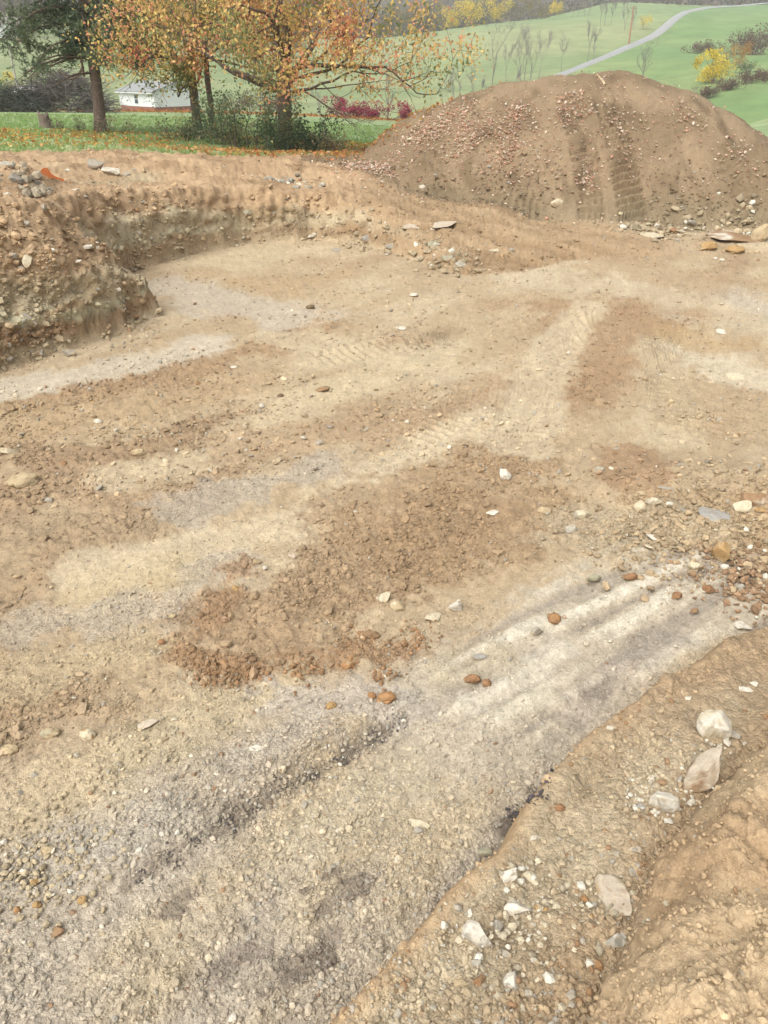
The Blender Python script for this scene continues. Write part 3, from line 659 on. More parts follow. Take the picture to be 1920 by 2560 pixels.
# gravel of the floor
pp = PEB.ravel()*baseok*((inv_part == 0))*(.2+patchy)
i = pick(pp, 21000); s = powsize(len(i), .011, .045, 2.85); ok = s*773/zc[i] > 1.6; i, s = i[ok], s[ok]
pebbles('floor_gravel', jitter(i), N_all[i], s, stonecol(i, .22), 'crushed shale gravel lying all over the pit floor', 'gravel')
pp = baseok*(inv_part == 0)*(rr_all < 9)*(.3+patchy)
i = pick(pp, 24000); s = powsize(len(i), .008, .02, 2.0); ok = s*773/zc[i] > 1.3; i, s = i[ok], s[ok]
pebbles('floor_grit', jitter(i), N_all[i], s, stonecol(i, .22), 'fine grit and chips lying on the pit floor', 'grit', ico=False)
pp = baseok*(inv_part == 0)*(rr_all > 7)*(.15+patchy**2)
i = pick(pp, 9000); s = powsize(len(i), .022, .10, 3.0); ok = s*773/zc[i] > 1.5; i, s = i[ok], s[ok]
pebbles('floor_chips', jitter(i), N_all[i], s, stonecol(i, .24, .03, .1, .02), 'scattered stone chips and crumbs on the far pit floor', 'chips', .6, sink=.3)
# soil clods where the clay was spread
pp = np.clip(CLOD.ravel()-.35, 0, 1)**1.5*baseok*(inv_part == 0)*(.15+patchy**2)
i = pick(pp, 21000); s = powsize(len(i), .012, .10, 3.1); ok = s*773/zc[i] > 1.6; i, s = i[ok], s[ok]
pebbles('clay_clods', jitter(i), N_all[i], s, C_all[i]*np.clip(rng.normal(1.0, .12, (len(i), 1)), .7, 1.4), 'crumbled brown clay clods spread across the pit floor', 'clods', .9, sink=.35)
# cut bank and rim
pp = baseok*(inv_part == 1)*(.25+patchy)*(.3+1.2*steep)*np.clip(ccol.ravel(), 1, 30)**.7
i = pick(pp, 12500); s = powsize(len(i), .025, .16, 2.9); ok = s*773/zc[i] > 1.6; i, s = i[ok], s[ok]
i2 = np.clip(i+NR, 0, len(P_all)-1); uj = rng.random((len(i), 1)); Pj = P_all[i]*(1-uj)+P_all[i2]*uj
pebbles('bank_rubble', Pj, N_all[i], s, stonecol(i, .16, .02, .07, .02), 'crumbled earth and stone chips on the cut bank and rim', 'rubble', .9, sink=.4)
# near bank
pp = baseok*(inv_part == 2)*(.05+PEB.ravel())*(.3+patchy)*(rr_all < 12)*np.where(insL.ravel(), .35, 1)
i = pick(pp, 13000); s = powsize(len(i), .009, .045, 2.7); ok = s*773/zc[i] > 1.5; i, s = i[ok], s[ok]
pebbles('bank_gravel', jitter(i), N_all[i], s, stonecol(i, .17, .03, .10, .06), 'loose gravel and crumbs on the foreground bank', 'gravel', sink=.3)
pp = baseok*insL.ravel()*(.2+patchy)
i = pick(pp, 7000); s = powsize(len(i), .006, .04, 2.6); ok = s*773/zc[i] > 1.3; i, s = i[ok], s[ok]
pebbles('soil_crumbs', jitter(i), N_all[i], s, C_all[i]*np.clip(rng.normal(1.02, .08, (len(i), 1)), .7, 1.3), 'orange tan soil crumbs covering the lump at lower right', 'crumbs', .95, sink=.4)
# mound
pp = baseok*(inv_part == 3)*(.2+patchy)*sstep(2.2, .2, P_all[:, 2])
trk = np.minimum(np.abs(P_all[:, 0]-5.05), np.abs(P_all[:, 0]-6.05)) < .5
pp = pp*np.where(trk & (P_all[:, 1] > 19.8), .08, 1)
i = pick(pp, 2600); s = powsize(len(i), .035, .14, 3.2); ok = s*773/zc[i] > 1.4; i, s = i[ok], s[ok]
pebbles('mound_clods', jitter(i), N_all[i], s, stonecol(i, .14, .02, .08, .02), 'soil clods on the lower slope of the dirt mound', 'clods', .9, sink=.4)
# stony patches called out in the photograph
def patch_rubble(name, label, spots, n, lo, hi, col, white=.1):
    Q = []; 
    for px, py, w in spots:
        x, y, z = hit(px, py); k = n//len(spots); Q.append(np.stack([x+rng.normal(size=k)*w, y+rng.normal(size=k)*w*1.1], -1))
    Q = np.concatenate(Q); z = base_height(Q[:, 0], Q[:, 1]); s = powsize(len(Q), lo, hi, 2.3)
    c = col[None]*np.clip(rng.normal(1, .16, (len(Q), 1)), .6, 1.4); u = rng.random(len(Q)) < white; c[u] = S(222, 214, 196)
    pebbles(name, np.column_stack([Q, z+.01]), np.tile([0, 0, 1.], (len(Q), 1)), s, c, label, 'rubble', .85, sink=.3)
patch_rubble('rubble', 'brown and ochre rubble heaped at the right edge of the pit floor', [(1800, 1330, .35), (1890, 1400, .3), (1700, 1330, .3), (1880, 1300, .3), (1620, 1370, .3)], 1300, .02, .09, S(178, 152, 114), .03)
patch_rubble('rubble', 'rust brown crumbled clods right of the tall ochre block', [(1870, 1440, .22), (1910, 1490, .2)], 480, .02, .08, S(162, 126, 90), .02)
patch_rubble('rubble', 'grey green rubble spilling from the end of the far cut bank', [(1083, 620, .28), (1120, 650, .3), (980, 615, .35), (900, 590, .3), (1150, 665, .3)], 220, .05, .24, S(176, 156, 122), .05)
patch_rubble('rubble', 'pebble heap in the lower left corner of the pit floor', [(90, 2220, .10), (180, 2250, .12), (60, 2160, .10), (200, 2140, .10), (130, 2090, .12)], 420, .014, .045, S(186, 166, 130), .04)
patch_rubble('rubble', 'orange clay crumbs along the front of the brown clay spread', [(640, 1690, .07), (760, 1680, .07), (880, 1640, .07), (900, 1600, .06), (560, 1690, .08), (1040, 1600, .08), (960, 1690, .06)], 420, .015, .055, S(166, 124, 80), .01)
patch_rubble('rubble', 'grey broken rocks heaped on the rim beside the orange ribbon', [(40, 420, .3), (30, 460, .3), (90, 470, .25)], 100, .06, .26, S(172, 156, 130), .05)
patch_rubble('rubble', 'grey stones in a small heap on the far rim', [(730, 455, .22), (690, 452, .25), (760, 470, .2)], 46, .06, .22, S(172, 166, 150), .2)
patch_rubble('rubble', 'flat broken stones heaped along the toe of the mound', [(1640, 585, .35), (1700, 575, .4), (1790, 560, .4), (1880, 560, .4), (1560, 570, .4)], 300, .05, .26, S(178, 158, 124), .1)

seam = [(360, 2185, .03), (430, 2140, .03), (500, 2100, .03), (570, 2060, .03), (640, 2022, .03), (710, 1985, .03), (780, 1945, .03), (850, 1900, .035), (930, 1850, .04), (990, 1810, .04)]
patch_rubble('rubble', 'dark shale chips along the seam across the left foreground', seam, 520, .007, .024, S(104, 96, 92), .04)
patch_rubble('rubble', 'grey gravel banked along the upper side of the dark seam', [(a-14, b-34, .07) for a, b, c in seam], 600, .010, .045, S(182, 168, 146), .06)
patch_rubble('rubble', 'crumbs coloured dark as shade in the pocket against the foreground bank', [(1285, 2040, .025), (1330, 1995, .025), (1370, 1950, .025)], 130, .008, .03, S(88, 80, 82), .03)  # dark crumb colour carries the pocket's painted shade
patch_rubble('rubble', 'white broken chips scattered round the crumbly white rock on the bank', [(1650, 2010, .06), (1700, 1970, .07), (1620, 2000, .06), (1770, 1870, .07)], 120, .012, .05, S(214, 202, 182), .35)
patch_rubble('rubble', 'pale stones and chips strewn along the middle of the foreground bank', [(1290, 2230, .10), (1240, 2330, .10), (1400, 2260, .12), (1340, 2400, .12), (1500, 2300, .08), (1200, 2430, .10)], 300, .012, .05, S(196, 180, 150), .15)
# ------------------------------------------------------------------ single rocks
def _ico(sub):
    V = ICO_V.copy(); F = ICO_F.copy()
    for _ in range(sub):
        E = {}; V = list(map(tuple, V)); nf = []
        def mid(a, b):
            k = (min(a, b), max(a, b))
            if k not in E:
                m = (np.array(V[a])+np.array(V[b])); m /= np.linalg.norm(m); E[k] = len(V); V.append(tuple(m))
            return E[k]
        for a, b, c in F:
            ab, bc, ca_ = mid(a, b), mid(b, c), mid(c, a); nf += [(a, ab, ca_), (b, bc, ab), (c, ca_, bc), (ab, bc, ca_)]
        F = np.array(nf); V = np.array(V)
    return V, F
I2 = _ico(2); I3 = _ico(3)
COLS = {'white': S(226, 216, 198), 'cream': S(216, 200, 166), 'tan': S(194, 170, 128), 'grey': S(176, 168, 152), 'dgrey': S(150, 146, 136), 'blue': S(166, 162, 154), 'ochre': S(186, 146, 84), 'rust': S(160, 114, 72),
        'orange': S(180, 130, 76), 'brown': S(160, 124, 86), 'pink': S(206, 188, 164), 'green': S(172, 166, 138), 'dark': S(120, 98, 74)}
def rock(px, py, w, h, col, label, kind='rock', cat='rock', ang=0.0, col2=None, lift=0.0, group=None):
    """kind: rock (angular), round, slab, clod, shard; w, h = how large it shows, in photo pixels"""
    x, y, z = hit(px, py+h*.30)
    zc_ = zcam(x, y, z); wm = w*zc_/FPX; hm = h*zc_/FPX
    rs = np.random.default_rng(int(px*7+py*13)); V, F = (I3 if w > 20 else I2)
    V = V.copy()
    if kind in ('rock', 'slab', 'shard'):
        for _ in range(15 if kind == 'rock' else 9):
            n = rs.normal(size=3); n /= np.linalg.norm(n); dcut = rs.uniform(.45, .82); e = V@n-dcut
            V = np.where((e > 0)[:, None], V-e[:, None]*n, V)
    rough = {'rock': .13, 'round': .42, 'slab': .13, 'clod': .42, 'shard': .12}[kind]
    o3 = rs.uniform(0, 50, 3); f_ = {'clod': 2.4, 'round': 1.6}.get(kind, 2.6)
    V = V*(1+rough*fb3(V[:, 0]*f_+o3[0], V[:, 1]*f_+o3[1], V[:, 2]*f_+o3[2], 4, 3))[:, None]*1.0
    ext = np.abs(V).max(0); V = V/ext
    el = math.atan2(CAM_H-z, math.hypot(x, y)); se, ce = math.sin(el), math.cos(el)
    if kind == 'slab': hz_ = min(wm, hm)*.34; dep = max(hm-hz_*ce, hm*.4)/max(se, .15)
    elif kind == 'shard': hz_ = hm*.35; dep = hm*.75/max(se, .3)
    else: hz_ = hm*.82; dep = hm*.82 if hm > .6*wm else wm*.75
    dep = min(dep, wm*1.9)
    V = V*np.array([wm, dep, hz_])*.5
    a = R(ang); ca_, sa_ = math.cos(a), math.sin(a)
    V = V@np.array([[ca_, sa_, 0], [-sa_, ca_, 0], [0, 0, 1]])
    tl = rs.normal(size=2)*(.12 if kind != 'slab' else .03)
    V[:, 2] += V[:, 0]*tl[0]+V[:, 1]*tl[1]
    c1_ = COLS[col]; c2_ = COLS[col2] if col2 else c1_*.8
    n = fb3(V[:, 0]/wm*3+o3[1], V[:, 1]/wm*3+o3[2], V[:, 2]/wm*3, 4, 9)
    n2_ = fb3(V[:, 0]/wm*9+o3[2], V[:, 1]/wm*9, V[:, 2]/wm*9+o3[0], 3, 19)
    cc = lerp(c1_[None]*(1+.12*n+.10*n2_)[:, None], c2_[None], sstep(.1, .35, n)[:, None]*(.9 if col2 else .5))
    dirt = sstep(.1, -.8, V[:, 2]/(hz_*.5)+.8*n2_)+.5*sstep(.05, .45, n2_); cc = lerp(cc, S(170, 140, 100)[None], np.clip(dirt, 0, .85)[:, None])
    nm = {'clod': 'clay_clod', 'slab': 'flat_rock', 'shard': 'stone_chip'}.get(kind, 'rock')
    o = mesh_arrays(nm, V, F, ROCK, cc, kind in ('round', 'clod'))
    o.location = (x, y, z+hz_*.5*(.62 if kind != 'slab' else .5)+lift); tag(o, label, cat, group); return o
ROCKS = [
 # foreground bank
 (1780, 1808, 80, 104, 'white', 'large pale oval rock standing highest on the bank', 'rock', 'rock', 60, 'cream'),
 (1831, 1828, 35, 34, 'grey', 'grey shard tucked against the right of the pale oval rock', 'shard', 'stone', 30),
 (1742, 1917, 128, 116, 'pink', 'big lumpy cream boulder with brown stains on the bank', 'rock', 'rock', 35, 'brown'),
 (1648, 1996, 96, 66, 'white', 'crumbly white rock below the big lumpy boulder', 'rock', 'rock', -15, 'grey'),
 (1597, 2011, 24, 36, 'blue', 'pale bluish chip at the left end of the crumbly white rock', 'shard', 'stone', 60),
 (1660, 2042, 46, 24, 'white', 'thin white sliver just below the crumbly white rock', 'slab', 'stone', -30),
 (1857, 1717, 46, 22, 'white', 'flat white chip in the brown crumbs above the oval rock', 'slab', 'stone', -10),
 (1884, 1709, 22, 22, 'white', 'small white chip right of the flat white chip', 'shard', 'stone', 40),
 (1595, 1970, 24, 34, 'cream', 'small upright tan chip above the bluish chip', 'shard', 'stone', 20),
 (1739, 2003, 20, 27, 'cream', 'small cream chip under the right side of the boulder', 'shard', 'stone', 70),
 (1530, 2212, 122, 100, 'pink', 'flat tan flagstone lying tilted on the bank', 'slab', 'rock slab', -42, 'tan'),
 (1575, 2171, 28, 35, 'grey', 'grey flake at the upper right edge of the flagstone', 'slab', 'stone', 50),
 (1585, 2120, 36, 28, 'pink', 'pale pink chip above the tan flagstone', 'shard', 'stone', -35),
 (1272, 2186, 46, 44, 'white', 'white and grey rock on the lip of the bank', 'rock', 'rock', 20, 'grey'),
 (1330, 2195, 54, 42, 'cream', 'wedge shaped flake right of the white and grey lip rock', 'shard', 'stone', -45),
 (1291, 2267, 78, 54, 'white', 'rounded cream white rock in the middle of the bank gravel', 'rock', 'rock', 0, 'cream'),
 (1187, 2337, 84, 70, 'white', 'white triangular rock near the bank edge', 'rock', 'rock', -35, 'grey'),
 (1242, 2316, 30, 40, 'grey', 'grey angular stone between the triangular and rounded rocks', 'rock', 'stone', 10),
 (1375, 2318, 44, 24, 'white', 'low pale stone below the ochre pebbles', 'slab', 'stone', 25),
 (1537, 2352, 62, 46, 'grey', 'grey rock wedged at the foot of the soil lump', 'rock', 'rock', 20, 'white'),
 (1277, 2448, 44, 58, 'white', 'white angular rock low on the bank', 'rock', 'rock', 10, 'blue'),
 (1240, 2460, 34, 18, 'blue', 'thin grey flake left of the low white angular rock', 'slab', 'stone', 30),
 (1460, 2249, 22, 24, 'orange', 'upper orange pebble left of the flagstone', 'round', 'pebble', 0),
 (1473, 2291, 20, 24, 'ochre', 'lower ochre pebble left of the flagstone', 'round', 'pebble', 0),
 (1493, 2412, 24, 32, 'orange', 'orange pebble alone below the wedged grey rock', 'round', 'pebble', 0),
 (1190, 2407, 30, 28, 'grey', 'round grey pebble below the triangular rock', 'round', 'pebble', 0),
 (1194, 2456, 44, 34, 'rust', 'dark rust brown block left of the low flake', 'rock', 'stone', 15, 'brown'),
 (1152, 2458, 38, 30, 'tan', 'tan block left of the rust brown block', 'rock', 'stone', -10),
 (1344, 2270, 18, 22, 'ochre', 'left of two yellow pebbles beside the rounded white rock', 'round', 'pebble', 0),
 (1364, 2277, 16, 20, 'ochre', 'right of two yellow pebbles beside the rounded white rock', 'round', 'pebble', 0),
 (1440, 2345, 56, 18, 'tan', 'thin brown flake lying in the bare clay of the bank', 'slab', 'stone', -35),
 (1135, 2425, 22, 20, 'blue', 'blue grey pebble at the lower bank edge', 'round', 'pebble', 0),
 # right edge of the floor
 (1262, 1187, 33, 35, 'white', 'pale round rock alone on the brown floor', 'round', 'rock', 0, 'cream'),
 (1232, 1278, 34, 17, 'white', 'small flat white stone below the pale round rock', 'slab', 'stone', 10),
 (1361, 1276, 42, 27, 'tan', 'tan flat topped stone right of the flat white stone', 'rock', 'stone', -10),
 (1457, 1286, 50, 35, 'cream', 'upper of two pale lumps mid right on the floor', 'rock', 'rock', 0, 'grey'),
 (1431, 1322, 42, 35, 'grey', 'lower of two pale lumps mid right on the floor', 'rock', 'rock', 15, 'cream'),
 (1595, 1266, 40, 36, 'cream', 'left of two cream rocks at the rubble edge', 'rock', 'rock', 5, 'tan'),
 (1631, 1254, 42, 31, 'cream', 'right of two cream rocks at the rubble edge', 'rock', 'rock', -15, 'grey'),
 (1602, 1235, 26, 20, 'tan', 'small stone behind the two cream rocks', 'round', 'stone', 0),
 (1672, 1261, 22, 19, 'white', 'small white stone between the cream rocks and the blue flake', 'round', 'stone', 0),
 (1706, 1268, 36, 18, 'blue', 'blue grey flake in the rubble', 'slab', 'stone', -20),
 (1672, 1218, 52, 18, 'grey', 'flat grey plate behind the rubble', 'slab', 'rock slab', -15),
 (1780, 1276, 92, 50, 'blue', 'layered grey slab lying in the rubble', 'slab', 'rock slab', -20, 'tan'),
 (1845, 1266, 58, 48, 'cream', 'cream lump right of the layered grey slab', 'rock', 'rock', -20, 'white'),
 (1893, 1246, 84, 52, 'brown', 'thick brown slab jutting in at the right edge', 'rock', 'rock', -12, 'pink'),
 (1903, 1277, 38, 22, 'ochre', 'ochre stone under the thick brown slab', 'round', 'stone', 0),
 (1633, 1339, 22, 38, 'white', 'white upright chip at the rubble foot', 'shard', 'stone', 70),
 (1626, 1363, 29, 26, 'cream', 'cream chip just below the white upright chip', 'shard', 'stone', 20),
 (1484, 1442, 44, 35, 'green', 'greenish grey rock above the striped pale sheet', 'rock', 'rock', 20),
 (1575, 1442, 40, 25, 'rust', 'flat orange brown clod at the top of the striped sheet', 'clod', 'clod', 0),
 (1689, 1486, 36, 32, 'rust', 'square red brown clod on the striped pale sheet', 'rock', 'clod', 30),
 (1797, 1380, 46, 74, 'ochre', 'tall ochre block leaning in the rubble', 'rock', 'rock', 10, 'grey'),
 (1809, 1418, 21, 25, 'white', 'white pebble at the foot of the tall ochre block', 'round', 'pebble', 0),
 (1732, 1416, 32, 38, 'cream', 'tan block left of the tall ochre block', 'rock', 'rock', 0, 'tan'),
 (1831, 1423, 28, 30, 'pink', 'flat pink flake right of the white pebble', 'slab', 'stone', 40),
 (1768, 1470, 36, 30, 'rust', 'red brown clod below the white pebble', 'clod', 'clod', 0),
 (1848, 1466, 26, 28, 'grey', 'pale grey stone among the rust brown clods', 'round', 'stone', 0),
 (1856, 1560, 42, 30, 'white', 'white patch of stone at the upper bank corner', 'slab', 'stone', 10),
 (1383, 1546, 38, 46, 'rust', 'round rust brown clod beside the pale irregular rock', 'clod', 'clod', 0, 'orange'),
 (1339, 1575, 44, 48, 'grey', 'pale irregular rock with a notched side', 'rock', 'rock', 30, 'cream'),
 (1199, 1635, 18, 46, 'blue', 'blue grey upright shard in the yellowish floor', 'shard', 'stone', 80),
 (1549, 1122, 40, 19, 'grey', 'flat grey stone highest on the right floor', 'slab', 'stone', 0),
 (1494, 1175, 36, 27, 'grey', 'grey stone between the highest flat stone and cream rocks', 'rock', 'stone', 0, 'tan'),
 (1859, 930, 96, 46, 'cream', 'big pale boulder half buried at the right edge', 'round', 'rock', -10, 'white', -.13),
 (1804, 826, 30, 16, 'white', 'white stone beyond the half buried pale boulder', 'slab', 'stone', 0),
 # centre
 (961, 1493, 42, 39, 'cream', 'cream rock on the front slope of the clay spread', 'rock', 'rock', 0, 'green'),
 (998, 1517, 48, 25, 'tan', 'low tan stone touching the cream rock', 'rock', 'stone', -25, 'cream'),
 (1140, 1517, 42, 38, 'white', 'white rock at the right end of the clay front', 'rock', 'rock', 20, 'pink'),
 (1085, 1538, 52, 34, 'cream', 'flat wedge of stone left of the white rock', 'slab', 'rock slab', 35),
 (964, 1741, 54, 44, 'orange', 'large orange clod on the pale floor', 'clod', 'clod', 0, 'rust'),
 (930, 1740, 24, 26, 'orange', 'small orange clod touching the large orange clod', 'clod', 'clod', 0),
 (827, 1763, 32, 29, 'ochre', 'ochre clod left of the large orange clod', 'clod', 'clod', 0),
 (1181, 1697, 46, 36, 'rust', 'red brown clod right of centre', 'clod', 'clod', 0, 'orange'),
 (1216, 1708, 28, 28, 'rust', 'small red brown clod leaning on its larger neighbour', 'clod', 'clod', 0),
 (868, 1661, 36, 31, 'orange', 'orange clod among the crumbs of the clay front', 'clod', 'clod', 0, 'tan'),
 (926, 1584, 52, 34, 'brown', 'brown clod pile above the orange crumbs', 'clod', 'clod', 0),
 (817, 1322, 30, 18, 'tan', 'tan stone on the upper edge of the clay spread', 'slab', 'stone', 10),
 (730, 1389, 25, 24, 'pink', 'pink stone on the left of the clay spread', 'rock', 'stone', 0),
 (641, 1404, 25, 20, 'tan', 'tan stone at the left tip of the clay spread', 'rock', 'stone', 0),
 (588, 1471, 25, 24, 'ochre', 'ochre stone at the left foot of the clay spread', 'rock', 'stone', 0),
 (663, 1421, 13, 15, 'white', 'tiny white pebble on the left of the clay spread', 'round', 'pebble', 0),
 (431, 1541, 22, 18, 'tan', 'lone tan stone left of the clay spread', 'round', 'stone', 0),
 (404, 1604, 22, 18, 'rust', 'small rust clod left of the clay front', 'clod', 'clod', 0),
 (590, 1660, 34, 26, 'brown', 'dark brown clod at the left front of the clay', 'clod', 'clod', 0),
 (502, 1655, 34, 26, 'brown', 'brown clod farthest left at the clay front', 'clod', 'clod', 0),
 (756, 1644, 18, 15, 'dark', 'small dark clod on the pale ground before the clay', 'clod', 'clod', 0),
 # left foreground
 (648, 1866, 48, 22, 'white', 'flat white stone on the lavender washed floor', 'slab', 'stone', 15),
 (545, 1932, 28, 22, 'white', 'white stone left of the cream stone by the coal seam', 'slab', 'stone', 0),
 (706, 1924, 30, 26, 'cream', 'cream stone just above the coal seam', 'rock', 'stone', 0, 'pink'),
 (333, 2127, 48, 26, 'white', 'white flake near the left end of the coal seam', 'slab', 'stone', 15),
 (318, 2152, 22, 22, 'blue', 'grey flake under the white flake', 'slab', 'stone', 70),
 (128, 1833, 58, 40, 'tan', 'broad tan lump near the left edge', 'round', 'rock', 0, 'green'),
 (222, 1833, 40, 40, 'cream', 'cream lump right of the broad tan lump', 'round', 'rock', 0, 'ochre'),
 (27, 1873, 48, 38, 'tan', 'tan lump at the left edge below the broad lump', 'round', 'rock', 0),
 (128, 2127, 38, 30, 'tan', 'tan stone at the top of the pebble heap', 'rock', 'stone', 0, 'ochre'),
 (207, 2120, 36, 30, 'grey', 'grey brown stone right of the pebble heap top', 'rock', 'stone', 0),
 (67, 2182, 40, 15, 'cream', 'flat cream flake in the pebble heap', 'slab', 'stone', -10),
 (87, 2204, 23, 22, 'ochre', 'yellow pebble under the flat cream flake', 'round', 'pebble', 0),
 (94, 2259, 25, 25, 'ochre', 'yellow pebble in the middle of the pebble heap', 'round', 'pebble', 0),
 (46, 2274, 19, 25, 'orange', 'orange pebble at the left of the pebble heap', 'round', 'pebble', 0),
 (207, 2250, 25, 25, 'ochre', 'yellow pebble at the right of the pebble heap', 'round', 'pebble', 0),
 (150, 2330, 34, 32, 'brown', 'brown stone below the pebble heap', 'rock', 'stone', 0),
 (1049, 2054, 56, 30, 'cream', 'tan flake lying on the grey gravel near the bank', 'slab', 'rock slab', -15, 'tan'),
 (1046, 2077, 26, 20, 'grey', 'grey stone under the tan flake', 'round', 'stone', 0),
 (525, 2394, 25, 26, 'cream', 'yellowish stone alone on the grey gravel', 'shard', 'stone', -40),
 (583, 2546, 26, 28, 'white', 'whitish stone at the bottom edge of the picture', 'rock', 'stone', 0),
 (1210, 2130, 36, 28, 'green', 'greenish stone in the gutter below the bank lip', 'rock', 'stone', 0),
 (1398, 2020, 30, 26, 'rust', 'rust clod in the painted shade against the bank', 'clod', 'clod', 0),
 # far floor
 (1005, 818, 38, 13, 'white', 'flat white stone on the far middle floor', 'slab', 'stone', 0),
 (1035, 737, 24, 13, 'white', 'small white stone farther back than the flat white one', 'round', 'stone', 0),
 (245, 1053, 23, 16, 'white', 'white stone on the brown ridge at left', 'round', 'stone', 0),
 (233, 1006, 14, 10, 'ochre', 'yellow pebble on the brown ridge crest', 'round', 'pebble', 0),
 (586, 916, 21, 9, 'white', 'white flat stone between ridge and pale strip', 'slab', 'stone', 0),
 (702, 989, 17, 14, 'dark', 'dark clod on the pale floor left of centre', 'clod', 'clod', 0),
 (808, 972, 38, 18, 'brown', 'low brown clod right of the dark clod', 'clod', 'clod', 0),
 (776, 768, 24, 17, 'dark', 'brown clod at the end of the lavender pocket floor', 'clod', 'clod', 0),
 (347, 1130, 40, 28, 'tan', 'tan lump in the second brown ridge', 'clod', 'clod', 0),
 (60, 1198, 92, 44, 'tan', 'broad tan boulder half sunk near the left edge', 'round', 'rock', 10, 'grey'),
 (20, 1128, 46, 30, 'cream', 'cream lump at the left edge above the sunken boulder', 'rock', 'rock', 0),
 (1036, 564, 62, 15, 'pink', 'long pale slab scraped flush in the far slope', 'slab', 'rock slab', -18),
 (1105, 558, 52, 26, 'pink', 'pale slab right of the long scraped slab', 'slab', 'rock slab', -35),
 (1235, 622, 30, 14, 'cream', 'cream stone on the far track', 'slab', 'stone', -20),
 (1083, 612, 34, 26, 'green', 'topmost grey rock of the spill at the bank end', 'rock', 'rock', 0, 'white'),
 (1116, 646, 38, 24, 'green', 'middle grey rock of the spill at the bank end', 'rock', 'rock', 0, 'grey'),
 (1154, 664, 36, 22, 'grey', 'lowest grey rock of the spill at the bank end', 'rock', 'rock', 0, 'green'),
 (978, 618, 34, 22, 'grey', 'grey stone left of the rock spill', 'rock', 'rock', 0, 'green'),
 (917, 602, 30, 26, 'blue', 'bluish rock under the corner of the far bank', 'rock', 'rock', 0, 'grey'),
 (841, 622, 28, 14, 'grey', 'flat grey stone at the foot of the far bank', 'slab', 'stone', 0),
 (776, 595, 32, 14, 'white', 'whitish stone at the foot of the toothed bank', 'rock', 'stone', 0),
 # rim and left bank
 (277, 428, 58, 40, 'white', 'big white and grey rock on the left rim', 'rock', 'rock', -10, 'grey'),
 (240, 412, 46, 30, 'grey', 'grey rock behind the big white rim rock', 'rock', 'rock', 15),
 (320, 436, 24, 20, 'grey', 'small grey rock right of the big white rim rock', 'rock', 'stone', 0),
 (48, 452, 48, 38, 'dgrey', 'grey boulder left of the orange ribbon', 'rock', 'rock', 10, 'green'),
 (20, 412, 48, 28, 'grey', 'grey boulder topmost at the left edge of the rim', 'rock', 'rock', 0, 'dgrey'),
 (90, 458, 24, 22, 'dgrey', 'small grey rock between the boulder and the orange ribbon', 'rock', 'stone', 0),
 (169, 427, 16, 12, 'white', 'white stone between orange ribbon and big rim rock', 'rock', 'stone', 0),
 (181, 475, 30, 13, 'white', 'pale flat stone right of the orange ribbon', 'slab', 'stone', -15),
 (222, 617, 27, 23, 'white', 'white block sticking out of the left bank', 'rock', 'rock', 0, 'cream'),
 (72, 655, 24, 42, 'cream', 'pale upright stone in the left bank', 'rock', 'rock', 10),
 (130, 627, 18, 16, 'white', 'small pale stone right of the upright stone', 'rock', 'stone', 0),
 (195, 655, 22, 12, 'white', 'pale stone below the white block', 'rock', 'stone', 0),
 (176, 884, 34, 28, 'grey', 'grey rock at the foot of the left bank', 'rock', 'rock', 0, 'tan'),
 (62, 828, 12, 10, 'grey', 'small stone low in the left bank', 'rock', 'stone', 0),
 (745, 462, 24, 15, 'cream', 'cream stone largest in the far rim heap', 'round', 'stone', 0),
 (730, 451, 18, 12, 'grey', 'grey stone behind the cream stone of the far rim', 'round', 'stone', 0),
 (772, 469, 22, 12, 'dgrey', 'dark grey stone right end of the far rim heap', 'round', 'stone', 0),
 (619, 540, 22, 18, 'green', 'grey stone set in the far bank face', 'round', 'stone', 0),
 (458, 510, 11, 10, 'white', 'small white stone high in the far bank', 'round', 'stone', 0),
 # toe of the mound
 (1053, 470, 21, 19, 'white', 'white rock at the left toe of the mound', 'rock', 'rock', 0, 'grey'),
 (1027, 350, 22, 10, 'cream', 'cream stone high on the left shoulder of the mound', 'round', 'stone', 0),
 (1393, 506, 38, 24, 'cream', 'pale squarish slab at the foot of the mound', 'rock', 'rock slab', 15),
 (1834, 584, 134, 46, 'brown', 'large brown slab with a white face at right', 'slab', 'rock slab', -14, 'white'),
 (1898, 584, 62, 58, 'tan', 'tan block at the right end of the large brown slab', 'rock', 'rock', 0, 'ochre'),
 (1767, 618, 54, 34, 'ochre', 'ochre rock under the left of the large brown slab', 'rock', 'rock', 0, 'tan'),
 (1834, 624, 54, 24, 'ochre', 'rounded ochre rock under the middle of the large slab', 'round', 'rock', 0, 'brown'),
 (1625, 584, 66, 20, 'cream', 'low pale slab left of the slab heap', 'slab', 'rock slab', -5),
 (1681, 577, 20, 22, 'rust', 'small rust stone between the low slab and the heap', 'rock', 'stone', 0),
 (1730, 558, 28, 20, 'grey', 'grey block behind the slab heap', 'rock', 'rock', 20),
 (1804, 650, 15, 11, 'white', 'right of two white pebbles before the slab heap', 'round', 'pebble', 0),
 (1788, 647, 11, 10, 'white', 'left of two white pebbles before the slab heap', 'round', 'pebble', 0),
]
for a in ROCKS: rock(*a)
# flush pale bar of rock in the left floor
rock(372, 1784, 30, 84, 'pink', 'long pale pink bar of stone flush with the left floor', 'slab', 'rock slab', -48)
